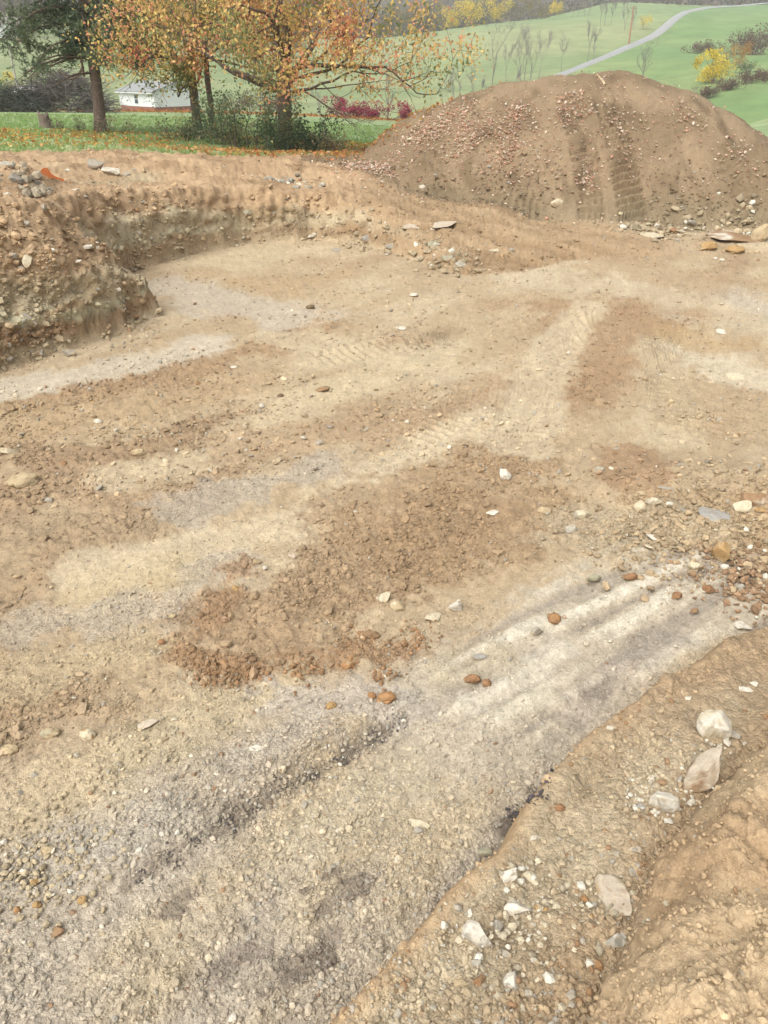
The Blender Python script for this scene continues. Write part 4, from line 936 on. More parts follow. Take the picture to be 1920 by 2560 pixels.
# orange survey ribbon lying on the rim
mb = MB(); x0, y0, z0 = hit(105, 452); x1, y1, z1 = hit(160, 462)
t = np.linspace(0, 1, 14); P = np.stack([x0+(x1-x0)*t, y0+(y1-y0)*t+.05*np.sin(t*9), base_height(x0+(x1-x0)*t, y0+(y1-y0)*t)+.13-.06*t+.03*np.sin(t*7+1)*(1-t)], -1)
wd = np.stack([.0*t, .11+.02*np.cos(t*5), .035+.012*np.sin(t*6)], -1)*(1-.6*t)[:, None]
V = np.concatenate([P-wd, P+wd]); q = [(i, i+1, i+15, i+14) for i in range(13)]
mb.add(V, q, c=lin(252, 150, 90, .95)); mb.add(V+np.array([0, .006, 0]), [f[::-1] for f in q], c=lin(252, 150, 90, .95))
tag(mb.build('marker_ribbon', mat_col('ribbon', .6, 20, .1)), 'orange marking ribbon crumpled on the left rim', 'ribbon')
# stick on the mound crest, pale root in the left bank
def stick(pts, r0, r1, col, label):
    mb = MB(); P = np.array(pts); mb.tube(P, np.linspace(r0, r1, len(P)), 6, col); tag(mb.build('stick', TWIG), label, 'stick')
hp = [hit(1512-14*0+px, py) for px, py in ((0, 216), (-6, 206), (-14, 198))]; tp = atd(1490, 190, hp[-1][1])
stick([(a, b, c+.03) for a, b, c in hp]+[(tp[0], tp[1], tp[2]+.05)], .035, .025, S(206, 180, 140), 'pale crooked stick poking over the crest of the mound')
hp = [hit(70, 825), hit(84, 829), hit(100, 832)]; stick([(a, b-.06, c+.04) for a, b, c in hp], .03, .022, S(214, 202, 190), 'short pale stick in the left bank')
# ------------------------------------------------------------------ plants
def leaf_arrays(P, size, colr, droop=.5, rs=rng, narrow=.62):
    """folded four-sided leaves, one per point"""
    n = len(P); d = rs.normal(size=(n, 3)); d[:, 2] -= droop; d /= np.linalg.norm(d, axis=1)[:, None]
    s = np.cross(d, rs.normal(size=(n, 3))); s /= np.linalg.norm(s, axis=1)[:, None]+1e-9; u = np.cross(d, s)
    sz = size[:, None]; w = narrow*.5
    V = np.stack([P, P+d*sz*.45+s*sz*w+u*sz*.12, P+d*sz, P+d*sz*.45-s*sz*w+u*sz*.12], 1).reshape(-1, 3)
    b = np.arange(n)[:, None]*4; T = np.concatenate([b+[[0, 1, 2]], b+[[0, 2, 3]]])
    return V, T, np.repeat(colr, 4, 0)
def grow(mb, p, d, L, r, depth, rs, out, spread=.6, up=.15, n=6, col=(1, 1, 1), kids=(2, 4), shrink=.68, wig=.18, minr=.004, sides=None):
    """one limb and its forks; out collects (point, depth) along it"""
    P = [np.array(p, float)]; d = np.array(d, float)
    for i in range(n):
        d = d+rs.normal(size=3)*wig+np.array([0, 0, up*.3]); d /= np.linalg.norm(d); P.append(P[-1]+d*L/n)
    P = np.array(P); rad = np.linspace(r, r*.42, n+1) if depth > 0 else np.linspace(r, minr, n+1)
    mb.tube(P, np.maximum(rad, minr), sides or (8 if r > .1 else 5 if r > .03 else 3), col)
    for i in range(1, n+1): out.append((P[i], depth, d))
    if depth <= 0: return
    for q_ in range(rs.integers(*kids)+1):
        k = n if q_ == 0 else rs.integers(max(1, n//3), n+1); a = rs.normal(size=3); a -= a@d*d; a /= np.linalg.norm(a)+1e-9
        nd = d*(1-spread*.5)+a*spread+np.array([0, 0, up]); nd /= np.linalg.norm(nd)
        grow(mb, P[k], nd, L*shrink*rs.uniform(.75, 1.15), rad[k]*(.95 if q_ == 0 else .62), depth-1, rs, out, spread, up, max(3, n-1), col, kids, shrink, wig, minr, sides)
def foliage(name, pts, n, sd_, size, colf, parent, rs, mat=LEAF, droop=.5, narrow=.62):
    pts = np.asarray(pts); i = rs.integers(0, len(pts), n); P = pts[i]+rs.normal(size=(n, 3))*sd_
    V, T, c = leaf_arrays(P, rs.uniform(size[0], size[1], n), colf(P, rs), droop, rs, narrow)
    return mesh_arrays(name, V, T, mat, c, False, parent=parent)
def palette(cols, wts, scale, seed, jit=.16):
    cols = np.array(cols); wts = np.cumsum(np.array(wts, float)/sum(wts))
    def f(P, rs):
        v = vn3(P[:, 0]*scale, P[:, 1]*scale, P[:, 2]*scale, seed); v = np.clip((v-.5)*1.7+.5+rs.normal(size=len(P))*.22, 0, .999)
        c = cols[np.searchsorted(wts, v)]
        return np.minimum(c*1.12*np.clip(rs.normal(1, jit, (len(P), 1)), .55, 1.5), .9)
    return f
AUT = palette([S(138, 146, 90, .86), S(180, 172, 96, .86), S(226, 194, 104, .86), S(238, 198, 112, .86), S(240, 180, 112, .86), S(238, 156, 112, .86), S(230, 128, 106, .86)], [1.4, 1.4, 1.6, 1.8, 1.9, 1.3, .6], 1.1, 200)
AUT2 = palette([S(140, 150, 94, .86), S(184, 176, 100, .86), S(230, 200, 110, .86), S(240, 200, 120, .86), S(242, 184, 126, .86), S(238, 162, 122, .86)], [1.5, 1.5, 1.7, 1.8, 1.8, .9], .9, 210)
GRN = palette([S(84, 106, 74), S(106, 128, 84), S(128, 144, 92), S(180, 168, 92)], [1.5, 2, 1.2, .3], 1.2, 220)
BARKC = S(118, 102, 90); BARK2 = S(124, 108, 96); GREYB = S(140, 130, 124)

def maple(px, py, d, label, trunk_r, fork, limbs, height, leaves, pal, seed, lean=(0, 0), lsize=(.10, .17), spread=.62, sd_=.28):
    rs = np.random.default_rng(seed); x, y, _ = atd(px, py, d); z = ground_at(x, y)
    t = empty('maple_tree', (x, y, z)); tr = MB(); cr = MB(); out = []
    hz_ = np.linspace(0, fork, 9); wob = rs.normal(size=(9, 2)).cumsum(0)*.012
    P = np.column_stack([lean[0]*hz_/fork+wob[:, 0], lean[1]*hz_/fork+wob[:, 1], hz_-.15*(hz_ == 0)])
    rad = trunk_r*(1+.55*np.exp(-hz_/.22))*np.linspace(1, .85, 9); tr.tube(P, rad, 14, BARKC)
    top = P[-1]
    for k, (ax, az, L, r, up0) in enumerate(limbs):
        dv = np.array([ax, az, up0], float); dv /= np.linalg.norm(dv)
        st = P[-1-(k % 3)]
        grow(cr, st, dv, L, r, 3, rs, out, spread, .12, 7, BARKC, (2, 4), .66, .16, .006)
    tr.build('trunk', BARK, t); cr.build('branches', BARK, t)
    pts = np.array([p for p, dp, _ in out if dp <= 1 and p[2] > fork*.8])
    low = pts[:, 2] < 6.0; w = np.where(low, 1, .3); w /= w.sum()
    pts = pts[rs.choice(len(pts), 6000, p=w)]
    foliage('crown', pts, leaves, sd_, lsize, pal, t, rs)
    tag(t, label, 'tree', 'autumn maples on the lawn edge'); return t
maple(715, 376, 29, 'large maple with orange and yellow leaves and ivy thicket at its foot', .25, 2.3,
      [(.95, -.1, 3.6, .085, .30), (.75, .3, 3.6, .08, .6), (-.75, -.1, 3.2, .085, .55), (-.25, .3, 4.6, .12, 1.8), (.2, -.1, 5.0, .15, 2.2), (-.95, .1, 3.0, .07, .3), (.1, -.6, 3.2, .07, .5), (.95, .1, 3.4, .065, .05), (.6, -.5, 3.0, .06, .1), (-.6, -.6, 2.6, .06, .1), (-.3, -.8, 2.2, .05, -.05), (.9, -.4, 2.6, .05, .4)], 10, 15000, AUT2, 5, (.05, 0), (.09, .15))
maple(498, 352, 32, 'slender maple with red and orange leaves left of its twin', .17, 2.4,
      [(-.6, -.1, 1.5, .07, .5), (.5, -.2, 2.6, .07, .7), (-.05, .2, 3.8, .10, 1.9), (.3, .1, 4.2, .09, 1.6), (-.7, .1, 1.4, .05, .15), (-.8, -.4, 1.4, .05, -.2), (.3, -.8, 1.8, .05, -.25), (-.2, -.6, 2.4, .06, .3), (.4, -.6, 2.2, .05, .1)], 9, 9000, AUT, 11, (-.08, 0), (.09, .15))
maple(537, 352, 33, 'thin maple trunk between the twin and the large maple', .115, 2.6,
      [(.7, 0, 2.6, .05, .5), (-.5, -.2, 2.2, .05, .6), (.1, .2, 4.0, .08, 1.8), (.8, -.2, 2.6, .05, .15), (-.3, .3, 3, .06, 1.2)], 9, 6000, AUT, 17, (.03, 0), (.09, .15))

# pine with dead lower boughs
def pine(px, py, d, seed):
    rs = np.random.default_rng(seed); x, y, _ = atd(px, py, d); z = ground_at(x, y); t = empty('pine_tree', (x, y, z))
    tr = MB(); h = np.linspace(0, 12, 25); wob = np.column_stack([.06*np.sin(h*.7)+.11*h*.35, .05*np.cos(h*.5)]); P = np.column_stack([wob, h-.15*(h == 0)])
    tr.tube(P, .225*(1+.45*np.exp(-h/.25))*np.interp(h, [0, 12], [1, .45]), 14, S(126, 106, 94)); tr.build('trunk', BARK, t)
    br = MB(); pts = []
    for k in range(64):
        hh = rs.uniform(1.9, 10) if k > 34 else rs.uniform(2.0, 5.6); a = rs.uniform(0, 2*math.pi); L = np.interp(hh, [1.5, 4, 11], [2.4, 3.3, 1.6])*rs.uniform(.7, 1.15)
        if k < 26: a = rs.choice([0, math.pi, math.pi])+rs.normal()*.6
        i = np.searchsorted(h, hh); p0 = P[i]; s = np.linspace(0, 1, 8); dv = np.array([math.cos(a), math.sin(a)])
        Q = np.column_stack([p0[0]+dv[0]*L*s+rs.normal(size=8).cumsum()*.03, p0[1]+dv[1]*L*s+rs.normal(size=8).cumsum()*.03, p0[2]+L*(.18*s-.42*s*s)+rs.normal(size=8).cumsum()*.03])
        br.tube(Q, np.linspace(.045, .012, 8), 5, S(112, 92, 80))
        dead = hh < 2.6
        for m in range(9):
            j = rs.integers(2, 8); q0 = Q[j]; e = rs.normal(size=3)*[1, 1, .4]; e /= np.linalg.norm(e); q1 = q0+e*rs.uniform(.25, .7)-[0, 0, .1]
            br.tube(np.array([q0, (q0+q1)/2+rs.normal(size=3)*.03, q1]), [.012, .009, .006], 3, S(112, 92, 80))
            if not dead: pts += [q0*(1-f)+q1*f for f in (.4, .7, 1.0, 1.15)]
    br.build('branches', BARK, t)
    # long grey dead limb that bows out to the left
    dl = MB(); s = np.linspace(0, 1, 10)
    Q = np.column_stack([-.22-.95*s, -.12-0*s, 2.25-.55*np.sin(s*2.2)+.35*s*s]); dl.tube(Q, np.linspace(.055, .02, 10), 6, S(156, 132, 116))
    Q = np.column_stack([-.24+.05*s, -.16+0*s, 1.9+2.6*s]); dl.tube(Q, np.linspace(.05, .03, 10), 6, S(150, 128, 112)); dl.build('dead_limb', BARK, t)
    pts = np.array(pts); n = len(pts); ntuft = 6500; c = pts[rs.integers(0, n, ntuft)]+rs.normal(size=(ntuft, 3))*.16
    k = 9; C0 = np.repeat(c, k, 0); dd = rs.normal(size=(len(C0), 3)); dd[:, 2] += .1; dd /= np.linalg.norm(dd, axis=1)[:, None]
    sd2 = np.cross(dd, rs.normal(size=dd.shape)); sd2 /= np.linalg.norm(sd2, axis=1)[:, None]; L = rs.uniform(.12, .24, (len(C0), 1))
    V = np.stack([C0-sd2*.016, C0+sd2*.016, C0+dd*L], 1).reshape(-1, 3); T = np.arange(len(C0)*3).reshape(-1, 3)
    tv = vn3(c[:, 0]*.9, c[:, 1]*.9, c[:, 2]*.9, 7); cc = lerp(S(76, 96, 76)[None], S(126, 142, 98)[None], np.clip(tv+rs.normal(size=ntuft)*.15, 0, 1)[:, None])
    mesh_arrays('crown', V, T, NEEDLE, np.repeat(cc, k*3, 0), False, parent=t)
    tag(t, 'tall pine with dark needles and a bare reddish trunk', 'tree')
pine(252, 330, 34, 3)
# small distant evergreen sapling-tree behind the pine
def shrub(px, py, d, w, h, n, label, pal, name='shrub', cat='shrub', seed=0, stems=9, lsize=(.06, .12), stemcol=S(104, 92, 80), group=None, flat=1.0, sd_=.12):
    rs = np.random.default_rng(seed+int(px)); x, y, _ = atd(px, py, d); z = ground_at(x, y); t = empty(name, (x, y, z))
    mb = MB(); out = []
    for k in range(stems):
        a = rs.uniform(0, 2*math.pi); rr_ = math.sqrt(rs.random())*w*.32; b = np.array([math.cos(a)*rr_, math.sin(a)*rr_*flat, -.05])
        dv = np.array([math.cos(a)*.5*w/h, math.sin(a)*.5*w/h, 1.0])+rs.normal(size=3)*.15; dv /= np.linalg.norm(dv)
        grow(mb, b, dv, h*rs.uniform(.45, .8), max(.008, .018*h/1.5), 2, rs, out, .7, .1, 5, stemcol, (2, 3), .55, .2, max(.003, .0022*d/30))
    mb.build('stems', TWIG, t)
    if n:
        pts = np.array([p for p, dp, _ in out if dp <= 1]); pts = np.concatenate([pts, pts*[1, 1, .7]])
        foliage('foliage', pts, n, sd_*max(w, h)*.55, lsize, pal, t, rs, droop=.2)
    tag(t, label, cat, group); return t
IVY = palette([S(78, 102, 74), S(98, 122, 84), S(118, 138, 92), S(160, 156, 92)], [1.5, 2, 1, .3], 1.5, 230)
WEED = palette([S(130, 128, 96), S(160, 144, 108), S(176, 148, 110)], [1, 1, .8], 1.5, 240)
shrub(625, 372, 28.6, 1.9, 2.1, 2400, 'dense green shrub left of the large maple trunk', IVY, seed=1)
shrub(585, 365, 29.4, 1.2, 1.3, 900, 'low green shrub between the thin trunk and the dense shrub', IVY, seed=2)
shrub(765, 382, 28.2, 1.6, 1.5, 1900, 'green shrub right of the large maple trunk', IVY, seed=3)
shrub(705, 382, 27.9, 1.3, 1.1, 1100, 'mixed green and yellow shrub at the foot of the large maple', GRN, seed=4)
shrub(800, 380, 28.0, 1.0, .8, 500, 'grey brown weedy shrub at the right end of the thicket', WEED, seed=5)
shrub(468, 352, 31.0, 1.2, 1.3, 420, 'thin leafy shrub left of the slender maple', GRN, seed=6)
shrub(445, 354, 30.6, .9, .7, 220, 'brown weeds left of the thin leafy shrub', WEED, name='weeds', cat='weeds', seed=7)
shrub(560, 358, 30.0, .9, .9, 320, 'brown weeds right of the thin trunk', WEED, name='weeds', cat='weeds', seed=8)
shrub(285, 335, 33.2, 1.0, .8, 160, 'dry weeds right of the pine trunk', WEED, name='weeds', cat='weeds', seed=9)
shrub(222, 333, 33.4, .8, .7, 130, 'dry weeds left of the pine trunk', WEED, name='weeds', cat='weeds', seed=10)
shrub(140, 322, 35.6, .6, .5, 80, 'dry weeds right of the stump', WEED, name='weeds', cat='weeds', seed=12)
# stump
x, y, _ = atd(116, 322, 36); z = ground_at(x, y); mb = MB(); hh = np.array([-.1, .0, .1, .22, .38, .46, .52]); th = np.arange(14)*2*math.pi/14; rs = np.random.default_rng(2)
V = np.array([[(0.21*(1+.5*math.exp(-max(h_, 0)/.12))*(1+.12*math.sin(3*a+1)))*math.cos(a)-.10*h_, (.2*(1+.5*math.exp(-max(h_, 0)/.12)))*math.sin(a), h_+(.14*math.sin(a*2+.5)+.08*rs.normal() if h_ > .5 else 0)] for h_ in hh for a in th])
q = [(i*14+j, i*14+(j+1) % 14, (i+1)*14+(j+1) % 14, (i+1)*14+j) for i in range(6) for j in range(14)]
V = np.vstack([V, [-.05, 0, .46]]); mb.add(V, q, [(84+j, 84+(j+1) % 14, 98) for j in range(14)], BARK2)
o = mb.build('tree_stump', BARK); o.location = (x, y, z); tag(o, 'weathered broken stump on the lawn left of the pine', 'stump')

# ------------------------------------------------------------------ fallen leaves and grass
def ground_pts(Q): return np.column_stack([Q, base_height(Q[:, 0], Q[:, 1])])
rs = np.random.default_rng(77)
def lay_leaves(name, Q, size, cols, label, lift=.03, tilt=.55):
    P = ground_pts(Q); P[:, 2] += lift; n = len(P); d = rs.normal(size=(n, 3)); d[:, 2] = np.abs(d[:, 2])*tilt; d /= np.linalg.norm(d, axis=1)[:, None]
    s = np.cross(d, [0, 0, 1.]+rs.normal(size=(n, 3))*.35); s /= np.linalg.norm(s, axis=1)[:, None]; sz = rs.uniform(size[0], size[1], n)[:, None]
    u = np.array([0, 0, 1.])
    V = np.stack([P, P+d*sz*.5+s*sz*.42+u*sz*.22, P+d*sz, P+d*sz*.5-s*sz*.42+u*sz*.18], 1).reshape(-1, 3); b = np.arange(n)[:, None]*4
    c = np.array(cols)[rs.integers(0, len(cols), n)]*np.clip(rs.normal(1, .15, (n, 1)), .6, 1.4)
    o = mesh_arrays(name, V, np.concatenate([b+[[0, 1, 2]], b+[[0, 2, 3]]]), LEAF, np.repeat(c, 4, 0), False); tag(o, label, 'leaves', kind='stuff')
n = 5200; Q = np.column_stack([rs.uniform(-20, 1.5, n), 24.5+9.5*rs.beta(1.6, 1.3, n)]); m = fb2(Q[:, 0]*.6, Q[:, 1]*.9, 4, 300)+rs.normal(size=n)*.2 > -.25; Q = Q[m]
lay_leaves('fallen_leaves', Q, (.08, .15), [S(206, 166, 84, 1), S(214, 176, 104, 1), S(190, 138, 74, 1), S(224, 196, 134, 1), S(184, 120, 74, 1)], 'yellow fallen leaves spread on the grass before the trees')
n = 1400; Q = np.column_stack([rs.normal(-3.2, 2.6, n), rs.normal(26.6, 1.0, n)])
lay_leaves('fallen_leaves', Q, (.08, .14), [S(214, 156, 104, 1), S(204, 138, 94, 1), S(224, 176, 120, 1)], 'orange fallen leaves thick under the large maple')
n = 2200; Q = np.column_stack([rs.uniform(-26, 4, n), 60+rs.normal(size=n)*1.6]); lay_leaves('fallen_leaves', Q, (.12, .22), [S(196, 140, 84, 1), S(184, 124, 80, 1)], 'far strip of fallen leaves across the lawn')
# leaves on the mound lie in combed stripes left by the blade
PK = [S(238, 210, 190, 1), S(242, 222, 204, 1), S(234, 192, 170, 1), S(246, 234, 218, 1), S(222, 168, 146, 1)]
Qs = []
for px0, py0, px1, py1, w_, k in [(1290, 265, 1270, 400, .28, 520), (1440, 235, 1420, 330, .28, 300), (1170, 280, 1040, 350, .5, 700), (1060, 350, 900, 420, .5, 600), (1150, 320, 1130, 420, .35, 320), (1540, 280, 1580, 420, .35, 170), (1690, 260, 1720, 330, .35, 150),
                                 (1270, 400, 1240, 450, .5, 220), (1830, 370, 1860, 430, .5, 110), (1210, 300, 1180, 370, .25, 200), (1600, 440, 1640, 500, .6, 90), (1520, 200, 1540, 260, .3, 50), (870, 420, 1000, 430, .6, 420), (1470, 410, 1475, 480, .2, 120), (1390, 350, 1330, 430, .6, 160)]:
    a, b = hit(px0, py0, 90), hit(px1, py1, 90); f = rs.random(k)[:, None]
    Qs.append(np.array(a[:2])*(1-f)+np.array(b[:2])*f+rs.normal(size=(k, 2))*w_*np.clip(rs.normal(1, .4, (k, 1)), .3, 2))
Qs.append(np.column_stack([rs.uniform(-1, 10.5, 220), rs.uniform(20, 26, 220)]))
lay_leaves('mound_leaves', np.concatenate(Qs), (.045, .095), PK, 'pinkish fallen leaves in stripes on the dirt mound', .045, .35)
# grass blades on the lawn
n = 26000; Q = np.column_stack([rs.uniform(-24, 6, n), 23.5+rs.random(n)**1.5*26]); le = np.interp(Q[:, 0], [-60, -12, -6, -3, -1.5, -.5, 1, 40], [22.5, 23.5, 24.2, 25.2, 25.6, 26.5, 29, 31]); Q = Q[Q[:, 1] > le-.2*np.abs(rs.normal(size=n))]
P = ground_pts(Q); n = len(P); k = 3; P = np.repeat(P, k, 0)+rs.normal(size=(n*k, 3))*[.06, .06, 0]; hgt = rs.uniform(.04, .10, (len(P), 1)); dv = rs.normal(size=(len(P), 3))*.35+[0, 0, 1.]; sw = rs.normal(size=(len(P), 3))*[1, 1, 0]; sw /= np.linalg.norm(sw, axis=1)[:, None]+1e-9
V = np.stack([P-sw*.018, P+sw*.018, P+dv*hgt], 1).reshape(-1, 3)
gc = lerp(S(132, 166, 98, 1)[None], S(166, 188, 118, 1)[None], rs.random((len(P), 1)))
o = mesh_arrays('grass', V, np.arange(len(V)).reshape(-1, 3), LEAF, np.repeat(gc, 3, 0), False); tag(o, 'short green grass blades on the lawn beyond the pit', 'grass', kind='stuff')

# ------------------------------------------------------------------ house in the valley
WHITE = mat_flat('siding', S(232, 234, 236, 1), .6, .04, 3); BRICK = mat_flat('brick', S(150, 100, 84, 1), .9, .25, 6); ROOFM = mat_flat('shingles', S(150, 152, 154, 1), .9, .12, 5); DARK = mat_flat('dark_glass', S(70, 76, 84, 1), .25, .05)
x, y, _ = atd(388, 269, 150); zc0 = ground_at(x, y)
hs_ = empty('white_house', (x, y, zc0), R(46))
LL, WW, HB, HW, HR = 11.5, 9.2, .75, 2.35, 1.35          # length back, gable width, brick, wall, roof rise
def bxs(name, lo, hi, mat, par):
    mb = MB(); mb.box(lo, hi); return mb.build(name, mat, par, False)
bxs('brick_base', (.0, .0, -1.5), (WW, LL, HB), BRICK, hs_)
mb = MB(); V = [(0, 0, HB), (WW, 0, HB), (WW, 0, HB+HW), (WW/2, 0, HB+HW+HR), (0, 0, HB+HW)]; V = [(a-.04 if a == 0 else a+.04 if a == WW else a, b-.04, c) for a, b, c in V]; V2 = [(a, LL+.04, c) for a, b, c in V]
mb.add(V+V2, [(0, 4, 9, 5), (1, 6, 7, 2), (0, 5, 6, 1)], [(0, 1, 2), (0, 2, 4), (4, 2, 3), (5, 7, 6), (5, 9, 7), (9, 8, 7)]); wall = mb.build('wall', WHITE, hs_, False)
mb = MB()
for k in range(1, 12): zz = HB+k*.2; mb.box((-.055, -.055, zz), (WW+.055, LL+.055, zz+.02))
mb.build('siding_courses', WHITE, wall, False)
mb = MB(); ov = .45
for sx in (0, 1):
    xe = -ov if sx == 0 else WW+ov; ze = HB+HW-ov*HR/(WW/2); xr, zr = WW/2, HB+HW+HR
    V = [(xe, -ov, ze), (xr, -ov, zr), (xr, LL+ov, zr), (xe, LL+ov, ze)]; V = V+[(a, b, c+.16) for a, b, c in V]
    mb.add(V, [(0, 3, 2, 1), (4, 5, 6, 7), (0, 1, 5, 4), (1, 2, 6, 5), (2, 3, 7, 6), (3, 0, 4, 7)])
roof = mb.build('roof', ROOFM, hs_, False); bxs('roof_vent', (2.2, 6, HB+HW+1.1), (2.5, 6.3, HB+HW+1.65), ROOFM, roof); bxs('gutter', (-.62, -.4, HB+HW-.32), (-.47, LL+.4, HB+HW-.18), WHITE, roof)
def window(par, side, a, z0, w, h):
    f = MB(); g = MB()
    if side == 'left': f.box((-.10, a-.08, z0-.08), (-.045, a+w+.08, z0+h+.08)); g.box((-.13, a, z0), (-.10, a+w, z0+h)); r_ = MB(); r_.box((-.15, a, z0+h/2-.04), (-.13, a+w, z0+h/2+.04))
    else: f.box((a-.08, -.10, z0-.08), (a+w+.08, -.045, z0+h+.08)); g.box((a, -.13, z0), (a+w, -.10, z0+h)); r_ = MB(); r_.box((a, -.15, z0+h/2-.04), (a+w, -.13, z0+h/2+.04))
    o = f.build('window', WHITE, par, False); g.build('pane', DARK, o, False); r_.build('sash_bar', WHITE, o, False)
window(hs_, 'left', 5.2, 1.2, 1.0, 1.35); window(hs_, 'gable', 7.3, 2.0, .5, .6)
tag(hs_, 'white sided house with brick base and grey roof behind the maples', 'house')
# shed half hidden by brush
def shed(px, py, d, w, l, h, rz, wallc, roofc, label, name='shed'):
    x, y, _ = atd(px, py, d); z = ground_at(x, y); t = empty(name, (x, y, z), R(rz)); wm_, rm_ = mat_flat(name+'_wall', wallc, .8), mat_flat(name+'_roof', roofc, .8)
    mb = MB(); V = [(-w/2, 0, -.6), (w/2, 0, -.6), (w/2, 0, h), (0, 0, h+w*.3), (-w/2, 0, h)]; V2 = [(a, l, c) for a, b, c in V]
    mb.add(V+V2, [(0, 4, 9, 5), (1, 6, 7, 2)], [(0, 1, 2), (0, 2, 4), (4, 2, 3), (5, 7, 6), (5, 9, 7), (9, 8, 7)]); mb.build('wall', wm_, t, False)
    mb = MB()
    for s in (-1, 1):
        V = [(s*(w/2+.25), -.25, h-.15), (0, -.25, h+w*.3), (0, l+.25, h+w*.3), (s*(w/2+.25), l+.25, h-.15)]; V += [(a, b, c+.12) for a, b, c in V]
        mb.add(V, [(0, 3, 2, 1), (4, 5, 6, 7), (0, 1, 5, 4), (1, 2, 6, 5), (2, 3, 7, 6), (3, 0, 4, 7)])
    mb.build('roof', rm_, t, False); bxs('door', (-.5, -.06, -.4), (.5, -.02, 1.7), DARK, t); tag(t, label, 'shed')
shed(100, 240, 105, 2.6, 4, 1.7, 55, S(120, 118, 116, 1), S(206, 206, 204, 1), 'small shed with a pale roof half hidden behind the brush pile')
shed(24, 98, 300, 5, 8, 3.0, 30, S(236, 238, 240, 1), S(170, 168, 170, 1), 'tiny white building on the far left hillside')
shed(6, 92, 305, 8, 10, 3.2, -20, S(140, 128, 124, 1), S(176, 164, 160, 1), 'tiny brown house on the far left hillside', 'far_house')
# brush pile
def brush(px, py, d, w, h, n, label, seed, c0=S(118, 110, 106)):
    rs = np.random.default_rng(seed); x, y, _ = atd(px, py, d); z = ground_at(x, y); mb = MB()
    for k in range(n):
        a = rs.uniform(-1, 1); b = rs.normal()*.35; hh = h*(1-a*a)**.6*rs.random()**.7; L = rs.uniform(.5, 1.6); dv = rs.normal(size=3)*[1, .7, .35]; dv /= np.linalg.norm(dv)
        p = np.array([a*w/2, b*w*.3, max(.05, hh)]); q = p+dv*L; q[2] = np.clip(q[2], 0, h*1.1); m = (p+q)/2+rs.normal(size=3)*.08
        mb.tube(np.array([p, m, q]), rs.uniform(.006, .024)*np.array([1, .8, .5])*d/45, 3, c0*rs.uniform(.7, 1.35))
    o = mb.build('brush_pile', TWIG); o.location = (x, y, z); tag(o, label, 'brush')
brush(165, 277, 55, 5.2, 2.2, 1500, 'grey tangled brush pile on the far lawn left of the pine', 5)
brush(40, 274, 54, 3.2, 1.3, 600, 'low dark brush at the left edge of the lawn', 6, S(84, 88, 80))
shrub(30, 272, 56, 3.4, 2.0, 1500, 'dark green low bush at the left edge behind the brush', IVY, seed=31, lsize=(.1, .2))
# utility pole
x, y, _ = atd(42, 212, 120); z = ground_at(x, y); t = empty('utility_pole', (x, y, z-1)); mb = MB(); mb.tube([(0, 0, 0), (0, 0, 4), (0, 0, 9)], [.17, .16, .12], 10, S(176, 168, 160)); mb.build('pole', BARK, t)
mb = MB(); mb.box((-.9, -.06, 8.3), (.9, .06, 8.45), S(150, 140, 130)); mb.build('crossarm', BARK, t); tag(t, 'pale grey utility pole at the left edge of the valley', 'utility pole')
x, y, _ = atd(1573, 102, 330); z = ground_at(x, y); t = empty('utility_pole', (x, y, z-1)); mb = MB(); mb.tube([(0, 0, 0), (0, 0, 6), (0, 0, 13)], [.32, .3, .24], 8, S(176, 120, 92)); mb.build('pole', BARK, t)
mb = MB(); mb.box((-1.1, -.08, 12.2), (1.1, .08, 12.4), S(150, 110, 90)); mb.build('crossarm', BARK, t); tag(t, 'reddish wooden pole beside the bend of the driveway', 'utility pole')

# ------------------------------------------------------------------ driveway on the far hill
RP = [(1330, 222, 228), (1390, 191, 250), (1470, 159, 282), (1560, 121, 320), (1600, 104, 336), (1640, 84, 353), (1668, 64, 372), (1692, 44, 392), (1715, 31, 412), (1760, 22, 432), (1830, 16, 450), (1930, 8, 472)]
P = np.array([[float(v) for v in atd(*p)][:2] for p in RP]); seg = np.concatenate([[0], np.cumsum(np.hypot(*np.diff(P, axis=0).T))]); s = np.linspace(0, seg[-1], 160)
P = np.column_stack([np.interp(s, seg, P[:, 0]), np.interp(s, seg, P[:, 1])])
for _ in range(6): P[1:-1] = .25*P[:-2]+.5*P[1:-1]+.25*P[2:]
T = np.gradient(P, axis=0); T /= np.linalg.norm(T, axis=1)[:, None]; Nn = np.column_stack([-T[:, 1], T[:, 0]])
offs = np.array([-2.0, -1.5, 0, 1.5, 2.0]); V = []
for o_ in offs: q_ = P+Nn*o_; V.append(np.column_stack([q_, base_height(q_[:, 0], q_[:, 1])+(.32 if abs(o_) < 2 else .02)]))
V = np.stack(V, 1); k = len(offs); ii = np.arange(len(P)-1)[:, None]*k+np.arange(k-1)[None]; F = np.stack([ii, ii+1, ii+k+1, ii+k], -1).reshape(-1, 4)
tag(mesh_arrays('driveway', V.reshape(-1, 3), F, mat_flat('asphalt', S(158, 158, 160, 1), .9, .08, .3)), kind='structure')

